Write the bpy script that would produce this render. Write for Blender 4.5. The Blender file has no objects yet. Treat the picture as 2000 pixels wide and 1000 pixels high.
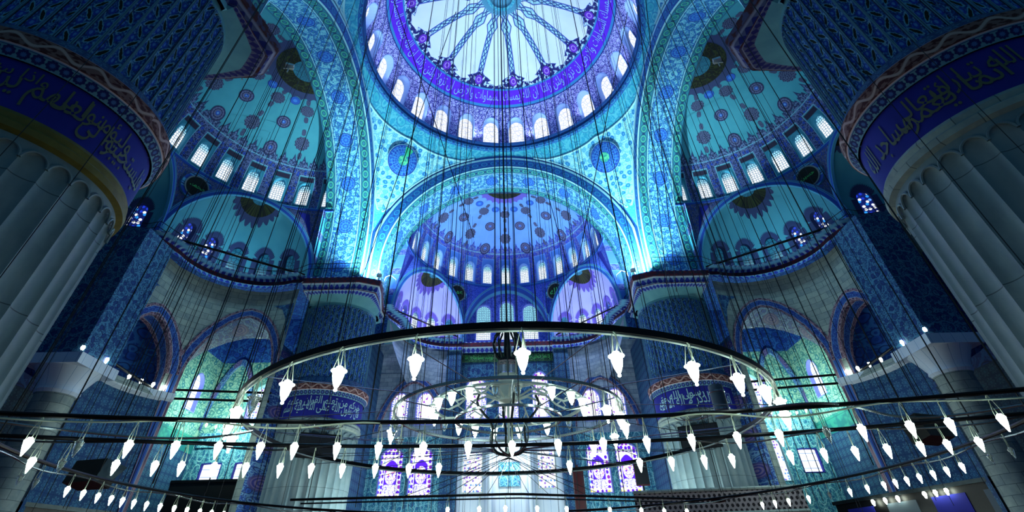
import bpy, math, random
from math import sin, cos, pi, radians as rad, degrees as deg, sqrt, atan2, hypot
from mathutils import Vector, Matrix
random.seed(7)
SC = bpy.context.scene
COL = SC.collection

# ------------------------------------------------------------------ colour
def lin(c):
    return c / 12.92 if c <= .04045 else ((c + .055) / 1.055) ** 2.4
def hx(h, a=1.0):
    h = h.lstrip('#')
    return tuple(lin(int(h[i:i + 2], 16) / 255) for i in (0, 2, 4)) + (a,)

# ------------------------------------------------------------------ shader expressions
NT = None
class V:
    def __init__(s, sock): s.s = sock
    def __add__(s, o): return mth('ADD', s, o)
    __radd__ = __add__
    def __sub__(s, o): return mth('SUBTRACT', s, o)
    def __rsub__(s, o): return mth('SUBTRACT', o, s)
    def __mul__(s, o): return mth('MULTIPLY', s, o)
    __rmul__ = __mul__
    def __truediv__(s, o): return mth('DIVIDE', s, o)
    def __rtruediv__(s, o): return mth('DIVIDE', o, s)
    def __neg__(s): return mth('MULTIPLY', s, -1.0)
def put(sock, x):
    if isinstance(x, V): NT.links.new(x.s, sock)
    elif isinstance(x, bpy.types.NodeSocket): NT.links.new(x, sock)
    else: sock.default_value = x
def mth(op, *a):
    n = NT.nodes.new('ShaderNodeMath'); n.operation = op
    for i, x in enumerate(a): put(n.inputs[i], x)
    return V(n.outputs[0])
def fract(x): return mth('FRACT', x)
def floor_(x): return mth('FLOOR', x)
def ab(x): return mth('ABSOLUTE', x)
def mn(a, b): return mth('MINIMUM', a, b)
def mx(a, b): return mth('MAXIMUM', a, b)
def sq(x): return mth('SQRT', x)
def sn(x): return mth('SINE', x)
def cs(x): return mth('COSINE', x)
def pw(x, p): return mth('POWER', x, p)
def at2(a, b): return mth('ARCTAN2', a, b)
def ss(x, a, b):
    """0 below a, 1 above b (a > b flips it)."""
    n = NT.nodes.new('ShaderNodeMapRange'); n.interpolation_type = 'LINEAR'; n.clamp = True
    put(n.inputs[0], x)
    if a < b: lo, hi, t0, t1 = a, b, 0.0, 1.0
    else: lo, hi, t0, t1 = b, a, 1.0, 0.0
    n.inputs[1].default_value = lo; n.inputs[2].default_value = hi
    n.inputs[3].default_value = t0; n.inputs[4].default_value = t1
    return V(n.outputs[0])
def band(x, a, b, e=.01): return ss(x, a - e, a + e) * ss(x, b + e, b - e)
def near(x, c, w, e=None):
    e = e or w * .6
    return ss(ab(x - c), w + e, max(w - e, 0))
def vec(x, y, z=0.0):
    n = NT.nodes.new('ShaderNodeCombineXYZ')
    put(n.inputs[0], x); put(n.inputs[1], y); put(n.inputs[2], z)
    return n.outputs[0]
def noise(v, scale, detail=2.0, rough=.5):
    n = NT.nodes.new('ShaderNodeTexNoise'); n.noise_dimensions = '3D'
    put(n.inputs['Vector'], v); n.inputs['Scale'].default_value = scale
    n.inputs['Detail'].default_value = detail; n.inputs['Roughness'].default_value = rough
    return V(n.outputs['Fac'])
def vor(v, scale, feature='F1', rnd=1.0):
    n = NT.nodes.new('ShaderNodeTexVoronoi'); n.voronoi_dimensions = '2D'; n.feature = feature
    put(n.inputs['Vector'], v); n.inputs['Scale'].default_value = scale; n.inputs['Randomness'].default_value = rnd
    return V(n.outputs['Distance'])
def vorcol(v, scale, rnd=1.0):
    n = NT.nodes.new('ShaderNodeTexVoronoi'); n.voronoi_dimensions = '2D'
    put(n.inputs['Vector'], v); n.inputs['Scale'].default_value = scale; n.inputs['Randomness'].default_value = rnd
    s = NT.nodes.new('ShaderNodeSeparateColor'); NT.links.new(n.outputs['Color'], s.inputs[0])
    return V(n.outputs['Distance']), V(s.outputs[0]), V(s.outputs[1])
def mix(f, a, b):
    n = NT.nodes.new('ShaderNodeMix'); n.data_type = 'RGBA'; n.blend_type = 'MIX'
    put(n.inputs[0], f); put(n.inputs[6], hx(a) if isinstance(a, str) else a); put(n.inputs[7], hx(b) if isinstance(b, str) else b)
    return n.outputs[2]
def mul(c, f):
    n = NT.nodes.new('ShaderNodeMix'); n.data_type = 'RGBA'; n.blend_type = 'MULTIPLY'; n.inputs[0].default_value = 1
    put(n.inputs[6], hx(c) if isinstance(c, str) else c)
    g = NT.nodes.new('ShaderNodeCombineColor')
    for i in range(3): put(g.inputs[i], f)
    NT.links.new(g.outputs[0], n.inputs[7]); return n.outputs[2]
def uvs():
    t = NT.nodes.new('ShaderNodeTexCoord'); s = NT.nodes.new('ShaderNodeSeparateXYZ')
    NT.links.new(t.outputs['UV'], s.inputs[0]); return V(s.outputs[0]), V(s.outputs[1])
def objc():
    t = NT.nodes.new('ShaderNodeTexCoord'); s = NT.nodes.new('ShaderNodeSeparateXYZ')
    NT.links.new(t.outputs['Object'], s.inputs[0]); return V(s.outputs[0]), V(s.outputs[1]), V(s.outputs[2])
MATS = {}
def mat(name, fn, rough=.75, metal=0.0, emit=None, spec=.3):
    """fn(u, v) returns a colour socket or tuple; emit = strength makes it shine with that colour."""
    global NT
    m = bpy.data.materials.new(name); m.use_nodes = True; NT = m.node_tree
    b = NT.nodes['Principled BSDF']
    c = fn(*uvs()) if callable(fn) else hx(fn)
    b.inputs['Roughness'].default_value = rough; b.inputs['Metallic'].default_value = metal
    b.inputs['Specular IOR Level'].default_value = spec
    if emit:
        put(b.inputs['Emission Color'], c); b.inputs['Emission Strength'].default_value = emit
        b.inputs['Base Color'].default_value = (.02, .02, .03, 1)
    else:
        put(b.inputs['Base Color'], c)
    MATS[name] = m
    return m

# ------------------------------------------------------------------ meshes
class M:
    def __init__(s): s.v = []; s.f = []; s.uv = []; s.mi = []
    def vert(s, p): s.v.append(tuple(p)); return len(s.v) - 1
    def face(s, ids, uv, mi=0): s.f.append(tuple(ids)); s.uv.append([tuple(x) for x in uv]); s.mi.append(mi)
    def poly(s, pts, uv=None, mi=0):
        ids = [s.vert(p) for p in pts]; s.face(ids, uv or [(0, 0)] * len(ids), mi)
    def grid(s, f, us, vs, uvf=None, mi=0, flip=False):
        uvf = uvf or (lambda a, b: (a, b))
        g = [[s.vert(f(a, b)) for b in vs] for a in us]
        for i in range(len(us) - 1):
            for j in range(len(vs) - 1):
                ids = [g[i][j], g[i + 1][j], g[i + 1][j + 1], g[i][j + 1]]
                uv = [uvf(us[i], vs[j]), uvf(us[i + 1], vs[j]), uvf(us[i + 1], vs[j + 1]), uvf(us[i], vs[j + 1])]
                if flip: ids.reverse(); uv.reverse()
                s.face(ids, uv, mi)
    def box(s, x0, x1, y0, y1, z0, z1, mi=0, T=None):
        T = T or (lambda p: p)
        P = [(x, y, z) for x in (x0, x1) for y in (y0, y1) for z in (z0, z1)]
        q = [s.vert(T(p)) for p in P]
        for ids, ax in (((0, 1, 3, 2), (1, 2)), ((4, 6, 7, 5), (1, 2)), ((0, 4, 5, 1), (0, 2)), ((2, 3, 7, 6), (0, 2)), ((0, 2, 6, 4), (0, 1)), ((1, 5, 7, 3), (0, 1))):
            s.face([q[i] for i in ids], [(P[i][ax[0]], P[i][ax[1]]) for i in ids], mi)
    def lathe(s, prof, n=24, c=(0, 0, 0), mi=0, a0=0, a1=2 * pi, uvr=None, T=None):
        """prof: list of (r, z)."""
        full = abs(a1 - a0 - 2 * pi) < 1e-6
        L = [0]
        for (r0, z0), (r1, z1) in zip(prof, prof[1:]): L.append(L[-1] + hypot(r1 - r0, z1 - z0))
        T = T or (lambda p: p)
        rings = []
        for k in range(n if full else n + 1):
            a = a0 + (a1 - a0) * k / n
            rings.append([s.vert(T((c[0] + r * cos(a), c[1] + r * sin(a), c[2] + z))) for r, z in prof])
        for k in range(n):
            A = rings[k]; B = rings[(k + 1) % len(rings)]
            ua = (a0 + (a1 - a0) * k / n); ub = (a0 + (a1 - a0) * (k + 1) / n); R = uvr or max(p[0] for p in prof)
            for j in range(len(prof) - 1):
                s.face([A[j], B[j], B[j + 1], A[j + 1]], [(ua * R, L[j]), (ub * R, L[j]), (ub * R, L[j + 1]), (ua * R, L[j + 1])], mi)
    def tube(s, pts, r, n=6, mi=0, closed=False, cap=True):
        pts = [Vector(p) for p in pts]; N = len(pts); rings = []; L = 0
        up = None
        for i, p in enumerate(pts):
            a = pts[i - 1] if (i > 0 or closed) else p
            b = pts[(i + 1) % N] if (i < N - 1 or closed) else p
            d = (b - a).normalized()
            if up is None: up = Vector((0, 0, 1)) if abs(d.z) < .9 else Vector((1, 0, 0))
            x = d.cross(up)
            if x.length < 1e-4: x = d.cross(Vector((1, 0, 0)))
            x.normalize(); y = d.cross(x)
            rr = r[i] if isinstance(r, (list, tuple)) else r
            rings.append([s.vert(p + (x * cos(2 * pi * k / n) + y * sin(2 * pi * k / n)) * rr) for k in range(n)])
        for i in range(N if closed else N - 1):
            A = rings[i]; B = rings[(i + 1) % N]; l2 = L + (pts[(i + 1) % N] - pts[i]).length
            for k in range(n):
                s.face([A[k], A[(k + 1) % n], B[(k + 1) % n], B[k]], [(k / n, L), ((k + 1) / n, L), ((k + 1) / n, l2), (k / n, l2)], mi)
            L = l2
        if cap and not closed:
            s.face(list(reversed(rings[0])), [(0, 0)] * n, mi); s.face(rings[-1], [(0, 0)] * n, mi)
    def add(s, me, fn, mi=0):
        """append a bpy mesh with each vertex sent through fn."""
        o = len(s.v)
        for v in me.vertices: s.v.append(tuple(fn(v.co)))
        for p in me.polygons:
            s.f.append(tuple(o + i for i in p.vertices)); s.uv.append([(0, 0)] * len(p.vertices)); s.mi.append(mi)
    def mesh(s, name, mats, smooth=True):
        me = bpy.data.meshes.new(name); me.from_pydata(s.v, [], s.f)
        for m in (mats if isinstance(mats, (list, tuple)) else [mats]): me.materials.append(MATS[m] if isinstance(m, str) else m)
        l = me.uv_layers.new(name='UVMap')
        flat = [x for f in s.uv for p in f for x in p]
        l.data.foreach_set('uv', flat)
        me.polygons.foreach_set('material_index', s.mi)
        me.polygons.foreach_set('use_smooth', [bool(smooth)] * len(s.f))
        me.update()
        if smooth:
            try: me.set_sharp_from_angle(angle=rad(38))
            except Exception: pass
        return me
    def build(s, name, mats, parent=None, smooth=True):
        o = bpy.data.objects.new(name, s.mesh(name, mats, smooth)); COL.objects.link(o)
        if parent: adopt(o, parent)
        return o
def adopt(o, parent):
    """parent without moving: the child keeps its world place."""
    o.parent = parent
    o.matrix_parent_inverse = Matrix.LocRotScale(parent.location, parent.rotation_euler, None).inverted()
def tag(o, label, cat, group=None, kind=None):
    o['label'] = label; o['category'] = cat
    if group: o['group'] = group
    if kind: o['kind'] = kind
    return o
def empty(name, loc=(0, 0, 0)):
    o = bpy.data.objects.new(name, None); COL.objects.link(o); o.location = loc; o.empty_display_size = .2
    return o
def rng(a, b, n): return [a + (b - a) * i / n for i in range(n + 1)]
ORD = 'first second third fourth fifth sixth seventh eighth ninth tenth eleventh twelfth thirteenth fourteenth fifteenth sixteenth seventeenth eighteenth nineteenth twentieth'.split()
def nth(i):
    return ORD[i] if i < 20 else ('twenty-' + ORD[i - 20] if i < 29 else ('thirtieth' if i == 29 else 'thirty-' + ORD[i - 30]))
WIN = [0]
def winname():
    WIN[0] += 1; return 'window_%d' % WIN[0]

# ------------------------------------------------------------------ Arabic lettering (joined forms, laid out in visual order)
GLY = {'ا': (0xFE8D, 0xFE8E), 'أ': (0xFE83, 0xFE84), 'إ': (0xFE87, 0xFE88), 'ة': (0xFE93, 0xFE94), 'د': (0xFEA9, 0xFEAA), 'ذ': (0xFEAB, 0xFEAC),
      'ر': (0xFEAD, 0xFEAE), 'ز': (0xFEAF, 0xFEB0), 'و': (0xFEED, 0xFEEE), 'ى': (0xFEEF, 0xFEF0), 'ء': (0xFE80, 0xFE80)}
for ch, b in zip('ئؤبتثجحخسشصضطظعغفقكلمنهي', (0xFE89, 0xFE85, 0xFE8F, 0xFE95, 0xFE99, 0xFE9D, 0xFEA1, 0xFEA5, 0xFEB1, 0xFEB5, 0xFEB9, 0xFEBD, 0xFEC1, 0xFEC5, 0xFEC9, 0xFECD, 0xFED1, 0xFED5, 0xFED9, 0xFEDD, 0xFEE1, 0xFEE5, 0xFEE9, 0xFEF1)):
    GLY[ch] = (b, b + 1) if ch == 'ؤ' else (b, b + 1, b + 2, b + 3)
def shape_ar(s):
    out = []
    for w in s.split(' '):
        i = 0; prev = False; W = []
        while i < len(w):
            c = w[i]
            if c == 'ل' and i + 1 < len(w) and w[i + 1] in 'اأ':
                W.append(chr(0xFEFC if prev else 0xFEFB)); prev = False; i += 2; continue
            f = GLY[c]; nxt = i + 1 < len(w) and w[i + 1] in GLY and w[i + 1] != 'ء'
            if len(f) == 4:
                W.append(chr(f[3] if prev and nxt else f[1] if prev else f[2] if nxt else f[0])); prev = True
            else:
                W.append(chr(f[1] if prev else f[0])); prev = False
            i += 1
        out.append(''.join(W))
    return ' '.join(out)[::-1]
def text_mesh(s, size=1.0, arabic=True, bold=0.0):
    cu = bpy.data.curves.new('lettering', 'FONT'); cu.body = shape_ar(s) if arabic else s; cu.size = size; cu.resolution_u = 2
    cu.offset = bold; cu.align_x = 'CENTER'
    o = bpy.data.objects.new('lettering', cu); COL.objects.link(o)
    dg = bpy.context.evaluated_depsgraph_get(); dg.update()
    me = bpy.data.meshes.new_from_object(o.evaluated_get(dg))
    bpy.data.objects.remove(o); bpy.data.curves.remove(cu)
    xs = [v.co.x for v in me.vertices]; ys = [v.co.y for v in me.vertices]
    return me, (min(xs), max(xs), min(ys), max(ys))
# ------------------------------------------------------------------ painted ornament
def arab(u, v, s, ground, vine, petal, line, core=None, seed=0.0, size=.33, vw=.05, warp=.5):
    """flowers on curling vines"""
    P = vec(u, v, seed)
    n1 = noise(P, s * .8, 1.0); n2 = noise(vec(v, u, seed + 7.3), s * .8, 1.0)
    U = u * s + (n1 - .5) * warp * 2; W = v * s + (n2 - .5) * warp * 2
    d, ca, cb = vorcol(vec(U, W), 1.0, .75)
    e = vor(vec(U * .75 + 3.1, W * .75 + seed), 1.0, 'DISTANCE_TO_EDGE', 1.0)
    lf = noise(vec(U, W, seed + 2), 2.6, 1.0)
    c = mix(ss(ab(lf - .5), .05, .025), ground, vine)
    c = mix(ss(e, vw + .03, vw), c, vine)
    c = mix(ss(d, size + .09, size + .05), c, line)
    c = mix(ss(d, size + .02, size - .02), c, mix(ss(ca, .45, .55), petal, vine))
    c = mix(ss(d, size * .5, size * .38), c, core or ground)
    return c
def chain(u, v, p, h, ground, fill, line):
    """band of linked cartouches along u; v from 0 to h"""
    k = fract(u / p) - .5
    y = (v / h - .5)
    e = sq((k * 2.15) * (k * 2.15) + (y * 2.4) * (y * 2.4))
    b = ab(fract(u / p + .5) - .5)
    e2 = sq((b * 5.0) * (b * 5.0) + (y * 4.2) * (y * 4.2))
    c = mix(ss(e, 1.0, .9), ground, line)
    c = mix(ss(e, .84, .76), c, fill)
    c = mix(ss(e, .48, .42), c, line)
    c = mix(ss(e, .36, .3), c, ground)
    c = mix(ss(e2, .75, .62), c, line)
    return mix(ss(ab(y), .43, .46), c, line)
def crest_mask(u, v, p, h):
    """row of pointed cresting standing on v = 0"""
    k = ab(fract(u / p) - .5) * 2
    t = 1.0 - k
    return ss(v / h - (mn(t * 1.5 + .12, .58) + pw(t, 5.0) * .42 + sn(t * 9.0) * .05), .04, -.04)
def bricks(u, v, w, h, a, b, mort, gap=.03):
    row = floor_(v / h); x = u / w + fract(row * .5)
    k = ab(fract(x) - .5); y = ab(fract(v / h) - .5)
    r = fract(sn(floor_(x) * 12.9 + row * 78.2) * 437.5)
    n = noise(vec(u, v), 2.5, 4.0, .6)
    c = mix(mn(mx(r * .6 + (n - .5) * 1.6 + .2, 0.0), 1.0), a, b)
    return mix(mx(ss(k, .5 - gap * .5, .5 - gap * .3), ss(y, .5 - gap, .5 - gap * .6)), c, mort)

# colours
CR = '#b9d2ee'; NAVY = '#141a66'
def m_dome(u, v):
    # u: azimuth in degrees, v: meridian angle in degrees
    r = cs(v * (pi / 180)) * 11.75
    um = u * (pi / 180) * 11.0; vm = v * (pi / 180) * 10.0
    k = fract((u - 8.0) / 25.714 + .5) - .5
    x = ab(k) * (25.714 * pi / 180) * r                      # metres beside a rib's axis
    scal = sn(x * 9.0) * .05 + sn(vm * 9.0) * .05
    w = mx(.24, 1.25 - ab(v - 45.3) * .30 + scal)              # rosette at the rib's foot
    w = mx(w, 3.4 - (v - 40.0) * .62 + scal)
    w = mx(w, .52 - ab(v - 74.0) * .07)
    w = mx(w, (v - 76.0) * .09)
    f = arab(um, vm, 3.1, '#7fb0dc', '#c9e4ff', '#9fd4f0', NAVY, seed=2.0, size=.2, vw=.07)
    ribp = ab(fract(vm * 1.7) - .5)
    rib = mix(ss(ab(x - ribp * .34), .07, .04), '#9fd8ee', '#1c3f8c')
    inside = mix(ss(v, 50.0, 52.0), mix(ss(noise(vec(um, vm), 2.6, 1.0), .42, .46), f, NAVY), rib)
    ro = sq(x * x + pw((v - 44.6) * .145, 2.0))
    inside = mix(ss(ro, .42, .38), inside, '#5a22b8')
    inside = mix(ss(ab(ro - .2), .05, .03), inside, '#9f86e8')
    field = mix(noise(vec(um, vm), .35, 2.0), '#b3cdf2', '#dbe9fb')
    field = mix(ss(v, 52.0, 78.0), field, '#d6eef7')
    c = mix(ss(x - w, .03, -.03), field, inside)
    c = mix(ss(ab(x - w), .07, .04), c, '#2a45a8')
    c = mix(ss(v, 80.0, 80.6), c, mix(near(fract(u / 4.0), .5, .2), '#5fb6cf', '#2a4f9c'))
    # inscription band and lower zone
    bandc = mix(noise(vec(um, vm), 1.4, 3.0), '#4a12c8', '#5d25d6')
    c = mix(ss(v, 40.6, 40.4), c, '#2a7ab8')
    c = mix(ss(v, 39.6, 39.4), c, bandc)
    c = mix(ss(v, 30.6, 30.4), c, '#2a7ab8')
    low = arab(um, vm, 3.0, '#a8b4ee', '#2b2f92', '#8a86e0', '#232a86', seed=5.0, size=.24, vw=.05)
    c = mix(ss(v, 28.9, 28.7), c, '#1b2474')
    c = mix(ss(v, 28.2, 28.0), c, low)
    return c
def m_drum(u, v):
    # u: metres along, v: metres up
    c = arab(u, v, 2.9, '#aab6f0', '#2b2f92', '#9088e0', '#252c8a', seed=5.0, size=.26, vw=.05)
    return c
def m_pend(u, v):
    # u, v metres over the pendentive, mapped flat
    c = arab(u, v, 1.55, '#a4e0ee', '#6cc0dc', '#2478c0', '#3f94cc', core='#58aed4', seed=1.0, size=.27, vw=.03, warp=.25)
    return c
def m_pend_edge(u, v):
    c = arab(u, v, 1.1, '#2f9fc4', '#58bcd2', '#3fb0c8', '#2a84b8', seed=3.0, size=.34, vw=.05, warp=.3)
    return c
def m_archface(u, v):
    # v 0..1.2 across the face
    c = mix(noise(vec(u, v), 2.2, 3.0), '#1d5fae', '#2a86c4')
    e = chain(u, v - .12, .9, .6, '#2468b4', '#2f8cc0', '#1a4a96')
    c = mix(band(v, .1, .74), c, e)
    c = mix(band(v, .78, .98), c, '#a9e6ea')
    c = mix(ss(v, 1.02, 1.05), c, '#1b4f98')
    c = mix(near(v, .05, .03), c, '#9fe0ea')
    return c
def m_soffit(u, v):
    # u metres along the arch, v 0..3.9 across
    y = mn(v, 3.9 - v)
    edge = chain(u, y, .92, .8, '#2c7f9a', '#46a898', '#16436c')
    mid = arab(u, v, 2.0, '#7fcbe0', '#2a74c0', '#2b6ec8', '#1a4c8c', core='#4aa89a', seed=9.0, size=.24, vw=.05)
    kx = (fract(u / 3.9) - .5) * 3.9
    ro = sq(kx * kx + (v - 1.95) * (v - 1.95))
    ros = mix(ss(sn(ro * 26.0) + sn(at2(kx, v - 1.95) * 10.0) * .8, -.1, .1), '#2458c4', '#3f8ad8')
    mid = mix(ss(ro, .66, .62), mid, '#1d3f9a')
    mid = mix(ss(ro, .58, .54), mid, ros)
    c = mix(ss(y, .8, .82), edge, mid)
    c = mix(near(y, .84, .03), c, '#9fdcea')
    c = mix(near(y, .94, .02), c, '#1c3f7c')
    return c
def half_field(cfield, cdark, cline):
    def fn(u, v):
        # u metres along the ring, v metres up the shell
        c = mix(noise(vec(u, v), .8, 3.0), cfield[0], cfield[1])
        y = v - 3.55
        cr = crest_mask(u, y, .92, 1.3)
        inner = crest_mask(u, y - .02, .92, 1.0)
        c = mix(cr, c, cline); c = mix(inner, c, mix(ss(noise(vec(u, v), 6.0, 1.0), .48, .52), cdark, '#5b6f9c'))
        base = arab(u, v, 3.4, cdark, '#6b7fae', '#2a56c0', cline, seed=4.0, size=.25, vw=.05)
        c = mix(ss(y, .12, .08), c, base)
        c = mix(near(y, .1, .04), c, '#6aa2c0')
        return c
    return fn
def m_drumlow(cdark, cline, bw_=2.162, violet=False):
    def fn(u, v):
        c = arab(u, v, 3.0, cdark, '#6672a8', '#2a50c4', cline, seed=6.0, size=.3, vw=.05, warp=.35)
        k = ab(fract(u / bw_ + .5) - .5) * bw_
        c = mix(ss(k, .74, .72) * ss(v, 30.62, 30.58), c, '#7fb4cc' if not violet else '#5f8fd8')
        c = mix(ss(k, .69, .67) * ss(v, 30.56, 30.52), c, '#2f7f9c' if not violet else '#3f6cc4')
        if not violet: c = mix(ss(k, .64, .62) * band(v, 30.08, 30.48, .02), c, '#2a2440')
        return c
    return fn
def m_exdome(a, b):
    return lambda u, v: mix(noise(vec(u, v), .7, 3.0), a, b)
def m_spandrel(cg, cl):
    def fn(u, v):
        c = arab(u, v, 3.6, cg, cl, '#2648b8', '#30365e', seed=8.0, size=.24, vw=.05)
        return c
    return fn
def m_stripe(u, v):
    # exedra arch ring, v 0..1
    k = fract(v * 1.0)
    c = mix(band(k, .18, .62, .02), '#4f9cc4', '#1d46a0')
    c = mix(near(k, .75, .05), c, '#1a2f6e'); c = mix(near(k, .9, .03), c, '#1a2f6e')
    return c
def m_cornice(u, v):
    # v 0..1 up the profile
    k = ab(fract(u / .46) - .5)
    lo = mix(ss(k * 2 - (1.0 - ab(v - .2) * 4.5), .05, -.05), '#6f9cc0', '#1d2f9c')
    mid = mix(ss(noise(vec(u, v * 1.2), 4.2, 2.0), .46, .54), '#5a1f30', '#33243f')
    hi = mix(ss(k, .28, .3), '#24339c', '#8fb8d8')
    c = mix(ss(v, .4, .42), lo, mid)
    c = mix(ss(v, .78, .8), c, hi)
    c = mix(near(v, .41, .02), c, '#b4cfe4'); c = mix(near(v, .95, .03), c, '#69b4d8')
    return c
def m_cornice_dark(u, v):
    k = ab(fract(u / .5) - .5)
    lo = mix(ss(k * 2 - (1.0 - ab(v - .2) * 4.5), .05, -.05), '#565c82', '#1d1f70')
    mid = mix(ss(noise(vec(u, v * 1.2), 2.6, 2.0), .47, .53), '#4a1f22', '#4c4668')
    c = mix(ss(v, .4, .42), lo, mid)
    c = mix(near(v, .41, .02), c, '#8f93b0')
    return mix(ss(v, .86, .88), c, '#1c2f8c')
def m_marble(u, v):
    n = noise(vec(u, v * .6), 1.1, 6.0, .62); n2 = noise(vec(u * .35, v, 4.0), .9, 5.0, .6)
    c = mix(ss(n, .3, .72), '#5c7480', '#84989e')
    c = mix(ss(n2, .45, .8), c, '#6c868e')
    return mix(near(fract(v / 2.6), .5, .004), c, '#3a4a52')
def m_stone(u, v):
    return bricks(u, v, .95, .42, '#73868a', '#9cab a4'.replace(' ', ''), '#4a5a60')
def m_stone_blue(u, v):
    return bricks(u, v, .8, .4, '#6c87a8', '#9fb4cc', '#42557c')
def m_plaster(u, v):
    return mix(noise(vec(u, v), 1.3, 4.0), '#3d7f96', '#6fb0bc')
def m_flute(u, v):
    # u: flute count (0..1 per flute), v metres; slanting leaves and roses between light ridges
    k = fract(u) - .5; ph = floor_(u) * .43
    n0 = noise(vec(k * 2.0, v * 1.6, floor_(u)), 3.0, 2.0)
    t = v / .60 + ph; i = floor_(t); y = fract(t) - .5
    sg = (fract(i * .5) * 4.0) - 1.0
    n = noise(vec(k * 3.0, v * 2.6, floor_(u) + 9.0), 3.4, 2.0)
    c = mix(ss(n, .43, .47), '#133a7c', '#2360ac')
    c = mix(ss(n, .57, .61), c, '#6fa8c8')
    wx = k + (n0 - .5) * .16; wy = y + (n - .5) * .14
    px = wx * sg - .06; py = wy * .62 + .04
    a1 = px * .72 + py * .69; a2 = py * .72 - px * .69
    leaf = sq(pw(a1 / .30, 2.0) + pw(a2 / .085, 2.0))
    c = mix(ss(leaf, 1.45, 1.25), c, '#78b4cc')
    c = mix(ss(leaf, 1.1, .9), c, '#18261f')
    rx = wx * sg + .20; ry = (wy - .30) * .62
    rose = sq(rx * rx + ry * ry)
    c = mix(ss(rose, .2, .17), c, '#1a45b4'); c = mix(ss(rose, .10, .07), c, '#5590d4')
    c = mix(ss(ab(k), .40, .42), c, '#161f30')
    return mix(ss(ab(k), .45, .46), c, '#5f97ae')
def m_scroll(u, v):
    # reddish scroll frieze, v 0..1
    w = ab(v - .5 - sn(u * 7.0) * .22)
    n = noise(vec(u, v), 5.0, 1.5)
    c = mix(ss(n, .46, .52), '#4a1f24', '#7c5a58')
    c = mix(ss(w, .12, .06), c, '#b79a94')
    c = mix(ss(ab(v - .5), .42, .44), c, '#c9b8c4')
    return c
def m_palm(u, v):
    # white ground, blue palmettes hanging; v 0..1
    k = ab(fract(u / .3) - .5) * 2
    rr_ = sq(k * k * .8 + pw((v - .5) * 2.0, 2.0)) + sn(at2(v - .5, fract(u / .3) - .5) * 9.0) * .07
    t = mx(ss(rr_, .86, .76), ss(v, .86, .9))
    rays = ss(rr_, .4, .3)
    c = mix(t, '#5f8fa4', mix(rays, '#141f62', '#3f66a8'))
    return mix(ss(v, .92, .95), c, '#6c9cc0')
def m_bandblue(u, v):
    return mix(noise(vec(u, v), 1.2, 3.0), '#141a7a', '#20279a')
def m_tile(u, v):
    c = arab(u, v, 2.3, '#1c4678', '#4580a4', '#1a3878', '#142a58', seed=11.0, size=.27, vw=.05)
    return c
def m_tile_teal(u, v):
    x = fract(u / 1.1) - .5; y = fract(v / 1.5) - .5
    r = sq(x * x * 1.9 + y * y)
    c = arab(u, v, 2.8, '#2a7596', '#6fb4c8', '#1f5f98', '#1a4f78', seed=12.0, size=.22, vw=.05)
    c = mix(near(r, .42, .025), c, '#9cd4dc')
    return mix(near(ab(x), .49, .015), c, '#1f4f74')
def m_tile_blue(u, v):
    x = fract(u / .62) - .5; y = fract(v / .62) - .5
    r = sq(x * x + y * y); a = at2(y, x)
    p = r * (1.0 + .25 * sn(a * 8.0))
    c = mix(noise(vec(u, v), .5, 2.0), '#173a66', '#244f7c')
    c = mix(near(p, .3, .035), c, '#4a7c98')
    c = mix(ss(p, .16, .13), c, '#356a90')
    return mix(ss(mx(ab(x), ab(y)), .47, .49), c, '#123468')
def m_aisle(u, v):
    c = arab(u, v, 1.7, '#93bcae', '#4f8f90', '#2a7a90', '#3f6f78', seed=13.0, size=.3, vw=.05)
    c = mix(ss(v, 12.6, 12.5), c, mix(ss(noise(vec(u, v), 1.0, 2.0), .45, .55), '#1a6f78', '#2f8f86'))
    c = mix(near(fract(v / 1.45), .5, .012), c, '#145a60')
    return c
def m_vault(u, v):
    c = arab(u, v, 1.1, '#153c94', '#2a68b8', '#1a4aac', '#10286a', seed=14.0, size=.3, vw=.05)
    return c
def m_archblue(u, v):
    c = arab(u, v, 2.4, '#274a94', '#6a98c4', '#2f5cb4', '#1a2a60', seed=15.0, size=.28, vw=.05)
    x = fract(u / 2.1) - .5
    r = sq(pw(x * 2.1, 2.0) + pw(v - .75, 2.0))
    c = mix(ss(r, .48, .44), c, '#4a4a86')
    c = mix(ss(r, .38, .34), c, mix(ss(sn(r * 40.0), -.2, .2), '#3c3f8c', '#7c6f9c'))
    return c
def m_archred(u, v):
    y = ab(v - .7)
    c = arab(u, v, 3.0, '#1f3c8c', '#3c6cb8', '#233f9c', '#101f5a', seed=16.0, size=.26, vw=.05)
    c = mix(ss(y, .34, .36), c, arab(u, v, 4.0, '#5a3c58', '#a88f9c', '#3c2f50', '#2a1f3c', seed=17.0, size=.26))
    return mix(near(y, .36, .02), c, '#9cb4cc')
def m_panelgreen(u, v):
    n = noise(vec(u * 1.4, v * 2.2), 3.2, 2.0)
    return mix(ss(ab(n - .5), .05, .025), '#0e2f2c', '#4f8f62')
def m_marblewall(u, v):
    c = mix(noise(vec(u, v * .3), 1.2, 5.0), '#b4cbe4', '#dfeaf4')
    return mix(near(fract(u / .62), .5, .02), c, '#6f9cc4')
def m_lattice(u, v):
    # pierced balustrade seen as dark openings in pale marble
    row = floor_(v / .26); x = fract(u / .3 + fract(row * .5)) - .5; y = fract(v / .26) - .5
    o = ss(mx(ab(x) * 1.1 + ab(y) * .5, ab(y)), .36, .33)
    return mix(o, mix(noise(vec(u, v), 2.0, 3.0), '#6f6a72', '#8f8a90'), '#15121c')
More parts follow.
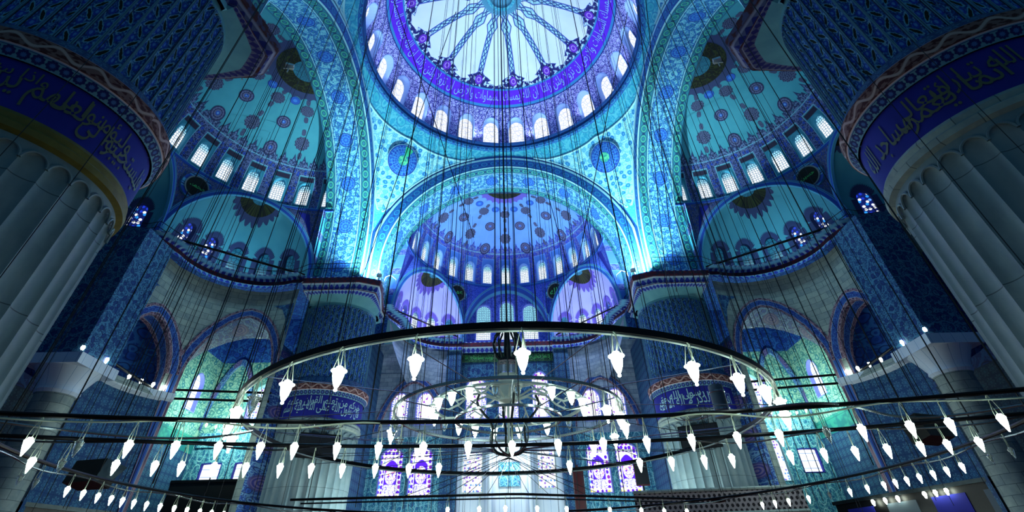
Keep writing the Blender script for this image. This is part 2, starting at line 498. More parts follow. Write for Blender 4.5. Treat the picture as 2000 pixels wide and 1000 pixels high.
for nm, fn in (('dome paint', m_dome), ('drum paint', m_drum), ('pendentive paint', m_pend), ('pendentive border', m_pend_edge), ('arch face', m_archface), ('arch soffit', m_soffit),
               ('exedra ring', m_stripe), ('painted cornice', m_cornice), ('shaded cornice', m_cornice_dark), ('grey stone', m_stone), ('blue stone', m_stone_blue), ('plaster', m_plaster),
               ('painted flutes', m_flute), ('scroll frieze', m_scroll), ('palmette frieze', m_palm), ('inscription ground', m_bandblue), ('floral tile', m_tile), ('teal tile', m_tile_teal), ('blue tile', m_tile_blue),
               ('aisle tile', m_aisle), ('vault paint', m_vault), ('aisle arch paint', m_archblue), ('niche arch paint', m_archred), ('green inscription', m_panelgreen), ('lattice marble', m_lattice)):
    mat(nm, fn)
mat('marble', m_marble, rough=.5); mat('white marble', m_marblewall, rough=.45)
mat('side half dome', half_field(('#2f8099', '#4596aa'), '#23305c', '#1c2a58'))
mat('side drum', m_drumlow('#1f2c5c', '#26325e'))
mat('qibla half dome', half_field(('#4f80d0', '#6c9ae0'), '#2a3aa8', '#24308c'))  # violet cast of the window light is put into the qibla colours
mat('qibla drum', m_drumlow('#2a2fa0', '#2a2c8c', 2.136, True))
mat('side exedra', m_exdome('#3f8ca2', '#559fb0')); mat('qibla exedra', m_exdome('#8c98ea', '#a9b4f2'))
mat('side spandrel', m_spandrel('#333c66', '#6a6f94')); mat('qibla spandrel', m_spandrel('#2e3fb8', '#5c78dc'))
def m_rosette(u, v):
    r = sq(u * u + v * v); a = at2(v, u)
    c = mix(ss(r, .9, .95), mix(ss(sn(a * 12.0) * .5 + sn(r * 20.0), -.1, .1), '#262c58', '#5a5f86'), '#1c2250')
    c = mix(ss(r, .3, .26), c, '#2450b0'); return mix(ss(r, .12, .1), c, '#6fa0d0')
def m_blueros(u, v):
    r = sq(u * u + v * v)
    return mix(ss(r, .4, .36), mix(ss(r, .84, .9), '#2456b8', '#1c3f8c'), '#3c7cd0')
def m_shamsa(u, v):
    n = vor(vec(u, v), 4.5, 'DISTANCE_TO_EDGE', 1.0)
    return mix(ss(n, .07, .05), '#262a52', '#6c7a9c')
def m_darkdisc(u, v):
    n = noise(vec(u, v), 5.0, 2.0)
    return mix(ss(ab(n - .5), .04, .02), '#0d0f0c', '#2a3414')
def m_disc_black(u, v):
    return mix(ss(sq(u * u + v * v), .86, .9), '#10140f', '#6a7a80')
def m_wheel(green):
    def fn(u, v):
        r = sq(u * u + v * v); a = at2(v, u)
        c = mix(ss(noise(vec(a * 3.0, r * 5.0), 1.8, 2.0), .47, .53), '#173fa8', '#2a6cc8')
        c = mix(near(fract(a * 24 / (2 * pi)), .5, .05, .04) * ss(r, .36, .4), c, '#5fb0dc')
        c = mix(near(fract(r * 6.0), .5, .06, .05) * ss(r, .36, .4), c, '#4f9cd8')
        if green: c = mix(ss(ab(a - 1.45), .36, .3) * ss(r, .2, .3), c, '#3cc890')
        c = mix(ss(r, .34, .31), c, mix(ss(noise(vec(u, v), 6.0, 2.0), .45, .55), '#2f9c94', '#63d49c'))
        c = mix(ss(r, .9, .92), c, '#1c3a96'); return mix(ss(r, .97, .98), c, '#8fd0e8')
    return fn
for nm, fn in (('rosette', m_rosette), ('blue rosette', m_blueros), ('shamsa', m_shamsa), ('dark medallion', m_darkdisc), ('black roundel', m_disc_black), ('wheel with green', m_wheel(True)), ('wheel', m_wheel(False))): mat(nm, fn)
mat('fringe', '#2f3a66'); mat('violet fringe', '#5a50b0'); mat('crown plaster', lambda u, v: arab(u, v, 5.0, '#2f7f94', '#1f5878', '#2a6a8c', '#1c4864', seed=3.0))
mat('gold letters', '#8f8a4a', rough=.5); mat('green letters', '#3fae58', rough=.5); mat('pale letters', '#9cc8d0', rough=.5); mat('dome letters', '#7aa8f2', rough=.6); mat('olive letters', '#59614c', rough=.5)
mat('gilt moulding', lambda u, v: mix(noise(vec(u, v), 3.0, 2.0), '#4f4a1c', '#7c7434'), rough=.5)
mat('dark iron', '#14161c', rough=.35, metal=.6); mat('steel', '#8f9ca4', rough=.25, metal=.9); mat('wire', '#0d1420', rough=.5); mat('pale wire', '#c9d4c0', rough=.4)
mat('black plastic', '#0c0d11', rough=.4); mat('screen', '#1a1c22', rough=.3); mat('grey box', '#4a5a66', rough=.5); mat('white enamel', '#c9d8d4', rough=.35); mat('dark red door', '#3a0d18', rough=.5)
mat('bronze', lambda u, v: mix(noise(vec(u, v), 4.0, 2.0), '#20262a', '#3c464a'), rough=.35, metal=.7)
mat('carpet', lambda u, v: mix(noise(vec(u, v), 2.0, 3.0), '#5a1420', '#7c2430'), rough=.95)
mat('pale frame', '#9cd4e2'); mat('ridge paint', '#5c8ea6'); mat('blue reveal', '#7fa4e4'); mat('teal reveal', '#3f8fae'); mat('lavender reveal', '#7c88e0')

# glass, lit by the daylight behind it
def p_white(u, v):
    h = vor(vec(u, v * .95), 5.2, 'DISTANCE_TO_EDGE', .35)
    c = mix(ss(h, .06, .13), '#2c5c84', '#f2fbff')
    return mix(ss(v, 1.4, 1.9), c, mix(ss(h, .08, .16), '#0e3a68', '#8fd4ec'))
def p_dome(u, v):
    h = vor(vec(u, v), 2.4, 'DISTANCE_TO_EDGE', 1.0)
    c = mix(ss(h, .02, .05), '#8aa0d8', '#f4f8ff')
    return mix(near(fract(v / .55), .5, .025), c, '#8fa6e0')
def p_blue(u, v):
    d, a, b = vorcol(vec(u, v), 3.4, .6)
    c = mix(ss(a, .3, .45), '#1a34c0', '#f0f6ff'); c = mix(ss(b, .75, .8), c, '#2a8fe8')
    return mix(ss(d, .30, .36), c, '#0e1a5c')
def p_purple(w, h):
    def fn(u, v):
        x = u / w; y = v / h
        inn = ss(ab(x), .62, .58)
        d, a, b = vorcol(vec(x * 3.0, y * 9.0), 1.0, .4)
        bord = mix(ss(d, .42, .38), '#eef2ff', mix(ss(a, .62, .68), '#4f10d0', mix(ss(b, .5, .55), '#7a1fb0', '#3c8fd0')))
        arch = ss(y - (.86 - pw(ab(x), 1.6) * .34), .012, -.012) * ss(ab(x), .56, .52)
        ins = sq(pw(x / .5, 2.0) + pw((y - .50) / .21, 2.0))
        core = mix(ss(ab(noise(vec(x * 3.0, y * 8.0), 1.6, 1.0) - .5), .045, .02), '#f2f4ff', '#5a1fd0')
        core = mix(ss(noise(vec(x * 2.0, y * 9.0, 3.0), 2.0, 1.0), .62, .66), core, '#ff7a8c')
        body = mix(arch, '#eef0ff', '#4a0fe0')
        body = mix(ss(ins, 1.0, .92), body, core)
        body = mix(ss(y, .30, .29), body, mix(ss(ab(noise(vec(x * 6.0, y * 14.0), 1.5, 1.0) - .5), .05, .03), '#e8ecff', '#6a5fd0'))
        c = mix(inn, bord, body)
        c = mix(ss(y, .1, .095), c, mix(ss(d, .36, .3), '#f4f4ff', mix(ss(ab(x), .5, .55), '#5a16c8', '#d8d84a')))
        c = mix(ss(y, .915, .92), c, bord)
        return mix(ss(ab(x), .94, .97), c, '#dfe6ff')
    return fn
def p_pale(w, h):
    def fn(u, v):
        d, a, b = vorcol(vec(u, v), 4.0, .6)
        c = mix(ss(d, .34, .3), '#eef4ff', mix(ss(a, .4, .5), '#8a4fd0', '#5f98dc'))
        return mix(ss(b, .35, .3), c, '#f6f8ff')
    return fn
def p_lilac(w, h):
    def fn(u, v):
        x = u / w; y = v / h
        d, a, b = vorcol(vec(u, v), 5.0, .5)
        c = mix(ss(d, .34, .3), '#e6ecff', mix(ss(a, .4, .5), '#8a6fe0', '#4f5fd0'))
        c = mix(ss(ab(x), .66, .7), mix(ss(noise(vec(u, v), 3.4, 1.0), .6, .63), '#eef2ff', '#8a1fc8'), c)
        return mix(near(ab(x), .68, .03), c, '#3f4fb8')
    return fn
mat('daylit white glass', p_white, emit=1.25); mat('daylit dome glass', p_dome, emit=1.15); mat('daylit blue glass', p_blue, emit=1.3)
mat('unlit glass', lambda u, v: mix(ss(vor(vec(u, v), 3.4, 'DISTANCE_TO_EDGE', .5), .04, .1), '#15294a', '#2f7f98'), rough=.3)
mat('plain daylit glass', lambda u, v: mix(near(fract(v / .6), .5, .04), '#e4f0ff', '#3c6cc8'), emit=2.0)
mat('blue daylit glass', lambda u, v: mix(ss(noise(vec(u, v), 1.5, 1.0), .4, .6), '#0f2fd0', '#5f9cf4'), emit=1.2)
mat('lit lamp glass', '#e6fff0', emit=15.0)
mat('lit bulb', '#f2ffe8', emit=30.0)
def clear_glass():
    m = bpy.data.materials.new('clear lamp glass'); m.use_nodes = True; b = m.node_tree.nodes['Principled BSDF']
    b.inputs['Base Color'].default_value = (.75, .85, .85, 1); b.inputs['Roughness'].default_value = .08; b.inputs['Transmission Weight'].default_value = .75
    MATS['clear lamp glass'] = m
clear_glass()
# ------------------------------------------------------------------ dimensions (metres)
S, T, AR, AZ, ZS = 12.1, 16.0, 10.9, 23.2, 20.2
R, ZD, HD = 11.75, 37.14, 8.55
MAPS = {'west': lambda l, o, z: (-o, l, z), 'east': lambda l, o, z: (o, l, z), 'qibla': lambda l, o, z: (l, o, z), 'entry': lambda l, o, z: (l, -o, z)}

def bay(m, Sf, a0, a1, z0, z1, outline, mi=0, uvf=None, rings=(0, .35, .7, 1.0)):
    """a wall panel a0..a1 x z0..z1 on the surface Sf(a, z) with a star-shaped hole"""
    ca = sum(p[0] for p in outline) / len(outline); cz = sum(p[1] for p in outline) / len(outline)
    sx = (a1 - a0); sz = (z1 - z0)
    angs = set()
    for p in outline: angs.add(round(atan2((p[1] - cz) / sz, (p[0] - ca) / sx), 5))
    for A in (a0, a1):
        for Z in (z0, z1): angs.add(round(atan2((Z - cz) / sz, (A - ca) / sx), 5))
    angs = sorted(angs); n = len(outline); loops = []
    for t in angs:
        dx, dz = cos(t) * sx, sin(t) * sz; best = None
        for i in range(n):
            p, q = outline[i], outline[(i + 1) % n]
            ex, ez = q[0] - p[0], q[1] - p[1]; den = dx * ez - dz * ex
            if abs(den) < 1e-12: continue
            k = ((p[0] - ca) * ez - (p[1] - cz) * ex) / den; w = ((p[0] - ca) * dz - (p[1] - cz) * dx) / den
            if k > 0 and -1e-6 <= w <= 1 + 1e-6 and (best is None or k > best): best = k
        kr = min([k for k in (((a1 if dx > 0 else a0) - ca) / dx if abs(dx) > 1e-12 else 1e9, ((z1 if dz > 0 else z0) - cz) / dz if abs(dz) > 1e-12 else 1e9)])
        best = min(best or kr, kr)
        loops.append([(ca + dx * (best + (kr - best) * f), cz + dz * (best + (kr - best) * f)) for f in rings])
    uvf = uvf or (lambda a, z: (a, z))
    ids = [[m.vert(Sf(a, z)) for a, z in L] for L in loops]
    for i in range(len(loops)):
        A, B = loops[i], loops[(i + 1) % len(loops)]; ia, ib = ids[i], ids[(i + 1) % len(loops)]
        for j in range(len(rings) - 1):
            m.face([ia[j], ia[j + 1], ib[j + 1], ib[j]], [uvf(*A[j]), uvf(*A[j + 1]), uvf(*B[j + 1]), uvf(*B[j])], mi)
def arch_outline(hw, z0, zspring, ztop, n=10, k=1.0, ca=0.0):
    """pointed or round arch: hw half width in a-units; corners first"""
    pts = [(ca - hw, z0), (ca + hw, z0)]
    for i in range(n + 1):
        t = pi * i / n
        x = cos(t); h = sin(t) if k == 1 else (1 - abs(x) ** 1.75) ** .62
        pts.append((ca + hw * x, zspring + (ztop - zspring) * h))
    return pts
def window(Sf, outline, depth, frame_mat, pane_mat, zsill, ca, scale, label, rim=.07, out=None):
    """reveal and a pane set back from the wall; out(a, z, d) gives the point d metres behind the surface"""
    o = M(); n = len(outline)
    f = [o.vert(out(a, z, -.03)) for a, z in outline]; b = [o.vert(out(a, z, depth)) for a, z in outline]
    for i in range(n):
        j = (i + 1) % n; o.face([f[i], f[j], b[j], b[i]], [(0, 0), (.3, 0), (.3, .3), (0, .3)])
    cz = sum(p[1] for p in outline) / n
    g = [(ca + (a - ca) * (1 + rim / (max(abs(p[0] - ca) for p in outline) * scale)), z + (rim if z > cz else -rim)) for a, z in outline]
    gi = [o.vert(out(a, z, -.03)) for a, z in g]; gk = [o.vert(out(a, z, .02)) for a, z in g]
    for i in range(n):
        j = (i + 1) % n
        o.face([gi[i], gi[j], f[j], f[i]], [(0, 0)] * 4); o.face([gk[i], gk[j], gi[j], gi[i]], [(0, 0)] * 4)
    w = o.build(winname(), frame_mat, smooth=False)
    tag(w, label, 'window', kind='structure')
    p = M(); p.poly([out(a, z, depth * .92) for a, z in outline], [((a - ca) * scale, z - zsill) for a, z in outline])
    p.build('pane', pane_mat, w, smooth=False)
    return w
def decal(m, Sf, a, b, shape, mi=0, eps=.03, inside=(0, 0, 26), nr=4, nt=40, uvk=1.0):
    """paint a shape onto the surface Sf around (a, b); shape(t) = radius in metres at angle t"""
    h = 1e-3
    P = Vector(Sf(a, b)); da = (Vector(Sf(a + h, b)) - P) / h; db = (Vector(Sf(a, b + h)) - P) / h
    nrm = da.cross(db).normalized()
    if nrm.dot(Vector(inside) - P) < 0: nrm = -nrm
    la, lb = da.length, db.length
    R0 = max(shape(2 * pi * k / nt) for k in range(nt))
    c = m.vert(P + nrm * eps); prev = None
    for i in range(1, nr + 1):
        ring = []; uv = []
        for k in range(nt):
            t = 2 * pi * k / nt; r = shape(t) * i / nr
            q = Vector(Sf(a + r * cos(t) / la, b + r * sin(t) / lb)) + nrm * eps
            ring.append(m.vert(q)); uv.append((r * cos(t) / R0 * uvk, r * sin(t) / R0 * uvk))
        for k in range(nt):
            j = (k + 1) % nt
            if prev is None: m.face([c, ring[k], ring[j]], [(0, 0), uv[k], uv[j]], mi)
            else: m.face([prev[k], ring[k], ring[j], prev[j]], [puv[k], uv[k], uv[j], puv[j]], mi)
        prev, puv = ring, uv
def circ(r): return lambda t: r

# ------------------------------------------------------------------ central dome
def dome_r(z): return R * sqrt(max(0, 1 - ((z - ZD) / HD) ** 2))
def dome_S(a, z, d=0.0):
    r = dome_r(z) + d; return (r * sin(rad(a)), r * cos(rad(a)), z)
ZW = 41.0
dm = M(); STEP = 360 / 27
th0 = deg(math.asin((ZW - ZD) / HD))
dm.grid(lambda a, t: (R * cos(rad(t)) * sin(rad(a)), R * cos(rad(t)) * cos(rad(a)), ZD + HD * sin(rad(t))), rng(0, 360, 180), rng(th0, 89.6, 44))
wins = []
for k in range(27):
    ca = 6.67 + STEP * k
    hw = deg(.80 / 11.5)
    ol = arch_outline(hw, 37.3, 39.35, 40.25, ca=ca)
    bay(dm, dome_S, ca - STEP / 2, ca + STEP / 2, ZD, ZW, ol, 1, lambda a, z: (rad(a) * 11.4, z))
    wins.append((ca, ol))
dome = dm.build('ceiling_dome', ['dome paint', 'drum paint'])
tag(dome, 'great central dome with pale field, radiating ribs and violet inscription band', 'dome', kind='structure')
for ca, ol in wins:
    c = (ca + 180) % 360 - 180
    if abs(c) > 100:
        lab = 'arched white window in the central dome drum, on the side towards the viewer'
    else:
        side = 'at the middle just beside the axis, ' + ('towards the lefthand roundel' if c < 0 else 'towards the righthand roundel') if abs(c) < 7 else nth(int(abs(c) // STEP)) + ' from the axis on the ' + ('west' if c < 0 else 'east') + ' side'
        lab = 'arched white window in the dome drum, ' + side
    window(dome_S, ol, .75, 'blue reveal', 'daylit dome glass', 37.3, ca, rad(1) * 11.5, lab, out=dome_S)
cr = M()   # the crown boss
cr.lathe([(1.35, ZD + HD - .16), (1.42, ZD + HD - .3), (1.3, ZD + HD - .36), (1.1, ZD + HD - .3)], 48)
cr.build('crown_ring', 'pendentive border', dome)
cm = M()
cm.lathe([(R + .25, 36.05), (R - .12, 36.2), (R - .2, 36.42), (R + .05, 36.5), (R + .05, 36.62), (R - .28, 36.72), (R - .4, 36.92), (R - .22, 37.05), (R + .02, 37.16)], 180)
cm.build('cornice', 'arch face', dome)
lm, bb = text_mesh('ان الله يمسك السماوات والارض ان تزولا ولئن زالتا', 1.75)
lt = M(); Lw = bb[1] - bb[0]
for k in range(4):
    def put_(co, k=k):
        s = (co.x - bb[0]) / Lw; t = 31.4 + (co.y - bb[2]) / (bb[3] - bb[2]) * 7.6
        a = -150 + k * 88 + s * 85; r = R * cos(rad(t)) - .035
        return (r * sin(rad(a)), r * cos(rad(a)), ZD + HD * sin(rad(t)) - .02)
    lt.add(lm, put_)
lt.build('inscription', 'dome letters', dome, smooth=False)

# ------------------------------------------------------------------ pendentives
def ze(l): return AZ + sqrt(max(0, 12.55 ** 2 - l * l))
def pend_S(a, w):
    x, y = sin(rad(a)), cos(rad(a)); q = max(abs(x), abs(y))
    P0 = Vector(((R + .05) * x, (R + .05) * y, 36.15)); l = S * min(abs(x), abs(y)) / q
    P1 = Vector((S * x / q, S * y / q, ze(l))); C = Vector((P0.x * .42 + P1.x * .58, P0.y * .42 + P1.y * .58, P0.z * .62 + P1.z * .38))
    return P0 * (1 - w) ** 2 + C * 2 * w * (1 - w) + P1 * w * w
for nm, a0, lab in (('west', -90, 'pendentive behind the roundel with the green wedge'), ('east', 0, 'pendentive with the plain blue roundel'), ('near', 90, 'pendentive above the near pier with the stone moulding'), ('rear', 180, 'pendentive above the near pier with the gilt moulding')):
    pm = M(); us = rng(a0, a0 + 90, 60)
    eh = (cos(rad(a0 + 45)), -sin(rad(a0 + 45)))
    def fl_(P): return (P[0] * eh[0] + P[1] * eh[1], P[2] * 1.25)
    pm.grid(pend_S, us, rng(0, 1, 24), lambda a, w: fl_(pend_S(a, w)), 0)
    # the framed field set a hand's breadth inside
    def fld(p, q, a0=a0):
        # triangle with its point down: p across 0..1, q down 0..1
        aa = a0 + 45; span = (30.5 * (1 - q) ** 1.25 + 1.0)
        a = aa + (p - .5) * 2 * span
        z = 35.2 - 6.6 * q - (1 - q) * 0.0
        lo, hi = 0, 1
        for _ in range(26):
            w = (lo + hi) / 2
            if pend_S(a, w)[2] > z: lo = w
            else: hi = w
        P = pend_S(a, lo); n = Vector((-P[0], -P[1], -14)).normalized()
        return P + n * .05
    def fz(p, q): 
        return fl_(fld(p, q))
    pm.grid(fld, rng(0, 1, 24), rng(.02, 1, 18), fz, 1)
    edge = [fld(0, q) for q in rng(.02, 1, 18)] + [fld(1, q) for q in rng(1, .02, 18)] + [fld(p, .02) for p in rng(1, 0, 20)]
    pm.tube(edge, .10, 5, 2, closed=True)
    po = pm.build('ceiling_pendentive', ['pendentive border', 'pendentive paint', 'pale frame'])
    tag(po, 'painted blue ' + lab, 'pendentive', kind='structure')
    if nm in ('west', 'east'):
        rm = M(); q = .27
        lo, hi = 0, 1
        for _ in range(26):
            w = (lo + hi) / 2
            if pend_S(a0 + 45, w)[2] > 33.2: lo = w
            else: hi = w
        P = Vector(pend_S(a0 + 45, lo)); d1 = Vector((eh[0], eh[1], 0)); q1 = Vector(pend_S(a0 + 45, lo - .04)) - P; d2 = (q1 - d1 * q1.dot(d1)).normalized(); nr_ = d1.cross(d2)
        if nr_.dot(Vector((0, 0, 26)) - P) < 0: nr_ = -nr_
        for r0_, r1_ in ((0, .5), (.5, 1.0)):
            ring = [(cos(2 * pi * k / 64), sin(2 * pi * k / 64)) for k in range(64)]
            for k in range(64):
                A_, B_ = ring[k], ring[(k + 1) % 64]
                def pt_(v_, r): return P + nr_ * (.30 - .16 * r * r) + (d1 * v_[0] + d2 * v_[1]) * (1.55 * r)
                rm.poly([pt_(A_, r0_), pt_(A_, r1_), pt_(B_, r1_), pt_(B_, r0_)], [(A_[0] * r0_, A_[1] * r0_), (A_[0] * r1_, A_[1] * r1_), (B_[0] * r1_, B_[1] * r1_), (B_[0] * r0_, B_[1] * r0_)])
        rm.build('roundel', 'wheel with green' if nm == 'west' else 'wheel', po)

# ------------------------------------------------------------------ the four great arches
def arch_path(r, n=48):
    out = [(r, ZS + .1, 0.0)]
    out += [(r, ZS + 1.5, 1.4)]
    for i in range(n + 1):
        t = pi * i / n; out.append((r * cos(t), AZ + r * sin(t), 3.0 + r * t))
    L = out[-1][2]; out += [(-r, ZS + 1.5, L + 1.5), (-r, ZS + .1, L + 3.0)]
    return out
AP = arch_path(AR)
def arch_outer(l, z):
    if z <= AZ + .01: return (S if l > 0 else -S, z)
    t = atan2(z - AZ, l); k = 12.55
    if abs(k * cos(t)) > S: k = S / abs(cos(t))
    return (k * cos(t), AZ + k * sin(t))
for nm, lab in (('west', 'great arch on the side of the pier hung with the cable coil'), ('east', 'great arch on the side of the pier with the grey loudspeaker column'), ('qibla', 'great arch facing the viewer, in front of the violet half dome'), ('entry', 'great arch above the viewer between the two near piers')):
    W = MAPS[nm]; am = M()
    idx = list(range(len(AP)))
    am.grid(lambda i, k: W(*(lambda a, b: (a[0] + (b[0] - a[0]) * k, S - (.10 if .05 < k < .8 else 0) + .1 * (k < .05), a[1] + (b[1] - a[1]) * k))(AP[i], arch_outer(AP[i][0], AP[i][1]))), idx, [0, .051, .1, .3, .5, .7, .79, .8, 1.0], lambda i, k: (AP[i][2], k * 1.2), 0)
    am.grid(lambda i, o: W(AP[i][0], S + o, AP[i][1]), idx, rng(0, T - S, 4), lambda i, o: (AP[i][2], o), 1)
    # thick back edge of the arch
    am.grid(lambda i, k: W(AP[i][0] * (1 + k), T, AZ + (AP[i][1] - AZ) * (1 + k) if AP[i][1] > AZ else AP[i][1]), idx, [0, .12], lambda i, k: (AP[i][2], k * 8), 0)
    ao = am.build('ceiling_arch', ['arch face', 'arch soffit'])
    tag(ao, 'painted ' + lab, 'arch', kind='structure')
# ------------------------------------------------------------------ half domes, exedrae and what lies below them
def superr(z, r, z0, h, p=2.6):
    t = min(1, max(0, (z - z0) / h)); return r * max(0, 1 - t ** p) ** (1 / p)
ZE = 20.4
def half(nm, c, r0, cfg):
    W = MAPS[nm]; z0, h = 27.4, 6.6
    def Sf(a, z, d=0.0):
        r = superr(z, r0, z0, h) + d; return W(r * sin(rad(a)), max(16.0, c + r * cos(rad(a))), z)
    ZW = 31.0; st = cfg['step']
    hm = M(); k0 = 7; hw = deg(.5 / r0); wl = []
    for k in range(-k0, k0 + 1):
        ca = k * st
        ol = arch_outline(hw, 27.75, 29.3, 29.95, ca=ca)
        bay(hm, Sf, ca - st / 2, ca + st / 2, z0, ZW, ol, 1, lambda a, z: (rad(a) * r0, z))
        wl.append((ca, ol))
    # shell above, by height parameter
    zt = [ZW + (33.999 - ZW) * (1 - (1 - i / 26) ** 2.2) for i in range(27)]
    L = [3.5]
    for a, b in zip(zt, zt[1:]): L.append(L[-1] + hypot(b - a, superr(b, r0, z0, h) - superr(a, r0, z0, h)))
    Lm = {z: l for z, l in zip(zt, L)}
    hm.grid(lambda a, z: Sf(a, z), rng(-(k0 + .5) * st, (k0 + .5) * st, 90), zt, lambda a, z: (rad(a) * r0 * .93, Lm[z]), 0)
    def Su(a, rr):   # by plan radius
        lo, hi = z0, z0 + h
        for _ in range(30):
            z = (lo + hi) / 2
            if superr(z, r0, z0, h) > rr: lo = z
            else: hi = z
        return Sf(a, lo)
    ins = W(0, c - 4, 24)
    def Sp(x, y):    # plan metres -> shell
        return Su(deg(atan2(x, y)), min(hypot(x, y), r0 - .01))
    def shams(rr, R1, turn=0.0):
        return lambda t: rr * (1 + .08 * cos(12 * t))
    for k in range(-6, 7):
        a = k * cfg['mstep']
        if c + 6.0 * cos(rad(a)) < 17.0 and abs(a) > 60 and abs(a) > 76: continue
        def at(rr): return (rr * sin(rad(a)), rr * cos(rad(a)))
        if k % 2 == 0:
            for rr, sz in ((7.35, .62), (4.3, .55)):
                x, y = at(rr); decal(hm, Sp, x, y, shams(sz, 0), 2, inside=ins)
                for sg in (1, -1):
                    x, y = at(rr + sg * (sz + .34)); decal(hm, Sp, x, y, lambda t, a=a: .24 * (1 + .3 * cos(2 * (t - (pi / 2 - rad(a))))), 2, inside=ins, nr=2, nt=16)
        else:
            for rr, sz in ((8.35, .62), (6.05, .58)):
                x, y = at(rr); decal(hm, Sp, x, y, circ(sz), 3, inside=ins)
            x, y = at(3.65); decal(hm, Sp, x, y, circ(.42), 4, inside=ins, nt=24)
    yc = -.45 if nm == 'qibla' else .45
    cz_ = 33.98; nn = 112
    for mi_, f_, e_ in ((5, lambda t: 2.75 + .28 * abs(cos(14 * t)) + .14 * abs(cos(28 * t)), .03), (6, circ(2.25), .07), (7, circ(1.0), .11)):
        def top_(x, y):
            rr = hypot(x, max(y, 16.0 - c)); lo, hi = z0, z0 + h - .02
            for _ in range(26):
                z = (lo + hi) / 2
                if superr(z, r0, z0, h) > rr: lo = z
                else: hi = z
            return W(x, max(16.0 + e_ * .1, c + y), lo - e_)
        prev = None
        for j in range(0, 6):
            ring = [hm.vert(top_(f_(2 * pi * i / nn) * j / 5 * cos(2 * pi * i / nn), yc + f_(2 * pi * i / nn) * j / 5 * sin(2 * pi * i / nn))) for i in range(nn)]
            if prev:
                for i in range(nn):
                    k_ = (i + 1) % nn; u_ = lambda q, jj: (jj / 5 * cos(2 * pi * q / nn), jj / 5 * sin(2 * pi * q / nn))
                    hm.face([prev[i], ring[i], ring[k_], prev[k_]], [u_(i, j - 1), u_(i, j), u_(i + 1, j), u_(i + 1, j - 1)], mi_)
            prev = ring
    # cheeks closing the gap between the great arch and the shell
    for sg_ in (-1, 1):
        def chk(z, k, sg_=sg_):
            la = AR if z < AZ else sqrt(max(0, AR ** 2 - (z - AZ) ** 2)) if z < AZ + AR else 0
            li = (10.3 - .7 * (z - 20.3) / 7.1) if z < z0 else superr(z, r0, z0, h)
            return W(sg_ * (la + (li - la) * k), 16.0 - .06 + (c + .3 - 16.0) * k * .0, z)
        hm.grid(chk, [20.3 + 12.5 * i / 40 for i in range(41)], [0, 1], lambda z, k: (z, k), 1)
    q = nm == 'qibla'
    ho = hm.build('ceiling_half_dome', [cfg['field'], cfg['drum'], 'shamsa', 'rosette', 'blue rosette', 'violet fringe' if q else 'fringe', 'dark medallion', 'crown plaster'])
    tag(ho, cfg['label'], 'half dome', kind='structure')
    sill = M()
    sill.grid(lambda a, i: W((r0 - (.0, .14, .14, .0)[i]) * sin(rad(a)), c + (r0 - (.0, .14, .14, .0)[i]) * cos(rad(a)), z0 + (-.28, -.22, .02, .06)[i]), rng(-92, 92, 90), [0, 1, 2, 3], lambda a, i: (rad(a) * r0, .05 + i * .32))
    sill.build('sill_moulding', 'exedra ring', ho)
    for ca, ol in wl:
        if nm != 'qibla' and ca < -45: continue
        i = int(round(ca / st))
        pos = 'on its axis' if i == 0 else nth(abs(i) - 1) + (' from its axis on the pulpit side' if i > 0 else ' from its axis on the clock side') if q else ('on its axis' if i == 0 else nth(abs(i) - 1) + (' from its axis towards the far pier' if i > 0 else ' from its axis towards the viewer'))
        window(Sf, ol, .4, 'teal reveal' if not q else 'blue reveal', 'daylit white glass', 27.75, ca, rad(1) * r0, 'bright arched window in the ' + cfg['word'] + ', ' + pos, rim=.1, out=Sf)
    cfg['Sf'] = Sf
    # ---------------- exedrae at both sides (and a middle one on the side domes)
    def exedra(A, B, ctr, rb, azA, azB, wins, flip, name_lab, roundel, depth_pow=.5):
        A = Vector(A); B = Vector(B); E = Vector(ctr); mid = (A + B) / 2; hx_ = 26.3 - ZE
        tA = atan2(A.y - E.y, A.x - E.x); tB = atan2(B.y - E.y, B.x - E.x)
        # go round through the outward side
        if flip:
            while tB < tA: tB += 2 * pi
        else:
            while tB > tA: tB -= 2 * pi
        rA, rB = (A - E).length, (B - E).length
        def base(t):
            s = (t - tA) / (tB - tA); k = abs(2 * s - 1) ** 4
            r = rb + ((rA if s < .5 else rB) - rb) * k
            return Vector((E.x + r * cos(t), E.y + r * sin(t)))
        def X(t, z, d=0.0):
            f = min(1, max(0, (z - ZE) / hx_)); f2 = sqrt(max(0, 1 - f ** 2.15))
            b = base(t); 
            if d: b = b + (b - mid).normalized() * d
            p = mid + (b - mid) * f2; return W(p.x, p.y, z)
        xm = M(); nb = wins['n']; g0, g1 = tA + (tB - tA) * .045, tA + (tB - tA) * .955
        ZT = 23.5; bs = (g1 - g0) / nb; ww = []
        for k in range(nb):
            ca = g0 + bs * (k + .5); hwk = .46 / rb * (1 if bs > 0 else 1)
            ol = arch_outline(hwk, 20.95, 22.35, 22.95, ca=ca)
            bay(xm, X, min(ca - bs / 2, ca + bs / 2), max(ca - bs / 2, ca + bs / 2), ZE, ZT, ol, 0, lambda a, z: (a * rb, z)); ww.append((ca, ol))
            decal(xm, lambda a, b: X(a, b), ca, 22.0, lambda t: max(.86, min(1.06 / max(abs(cos(t)), .05), 1.5)) * .82 * (1.0 + .06 * cos(24 * t)) * (1 if sin(t) > -.2 else .62), 1, eps=.015, inside=W(mid.x, mid.y, 21), nr=3, nt=96) if False else None
            # flame-edged border round the window
            n = len(ol); cz_ = 22.0
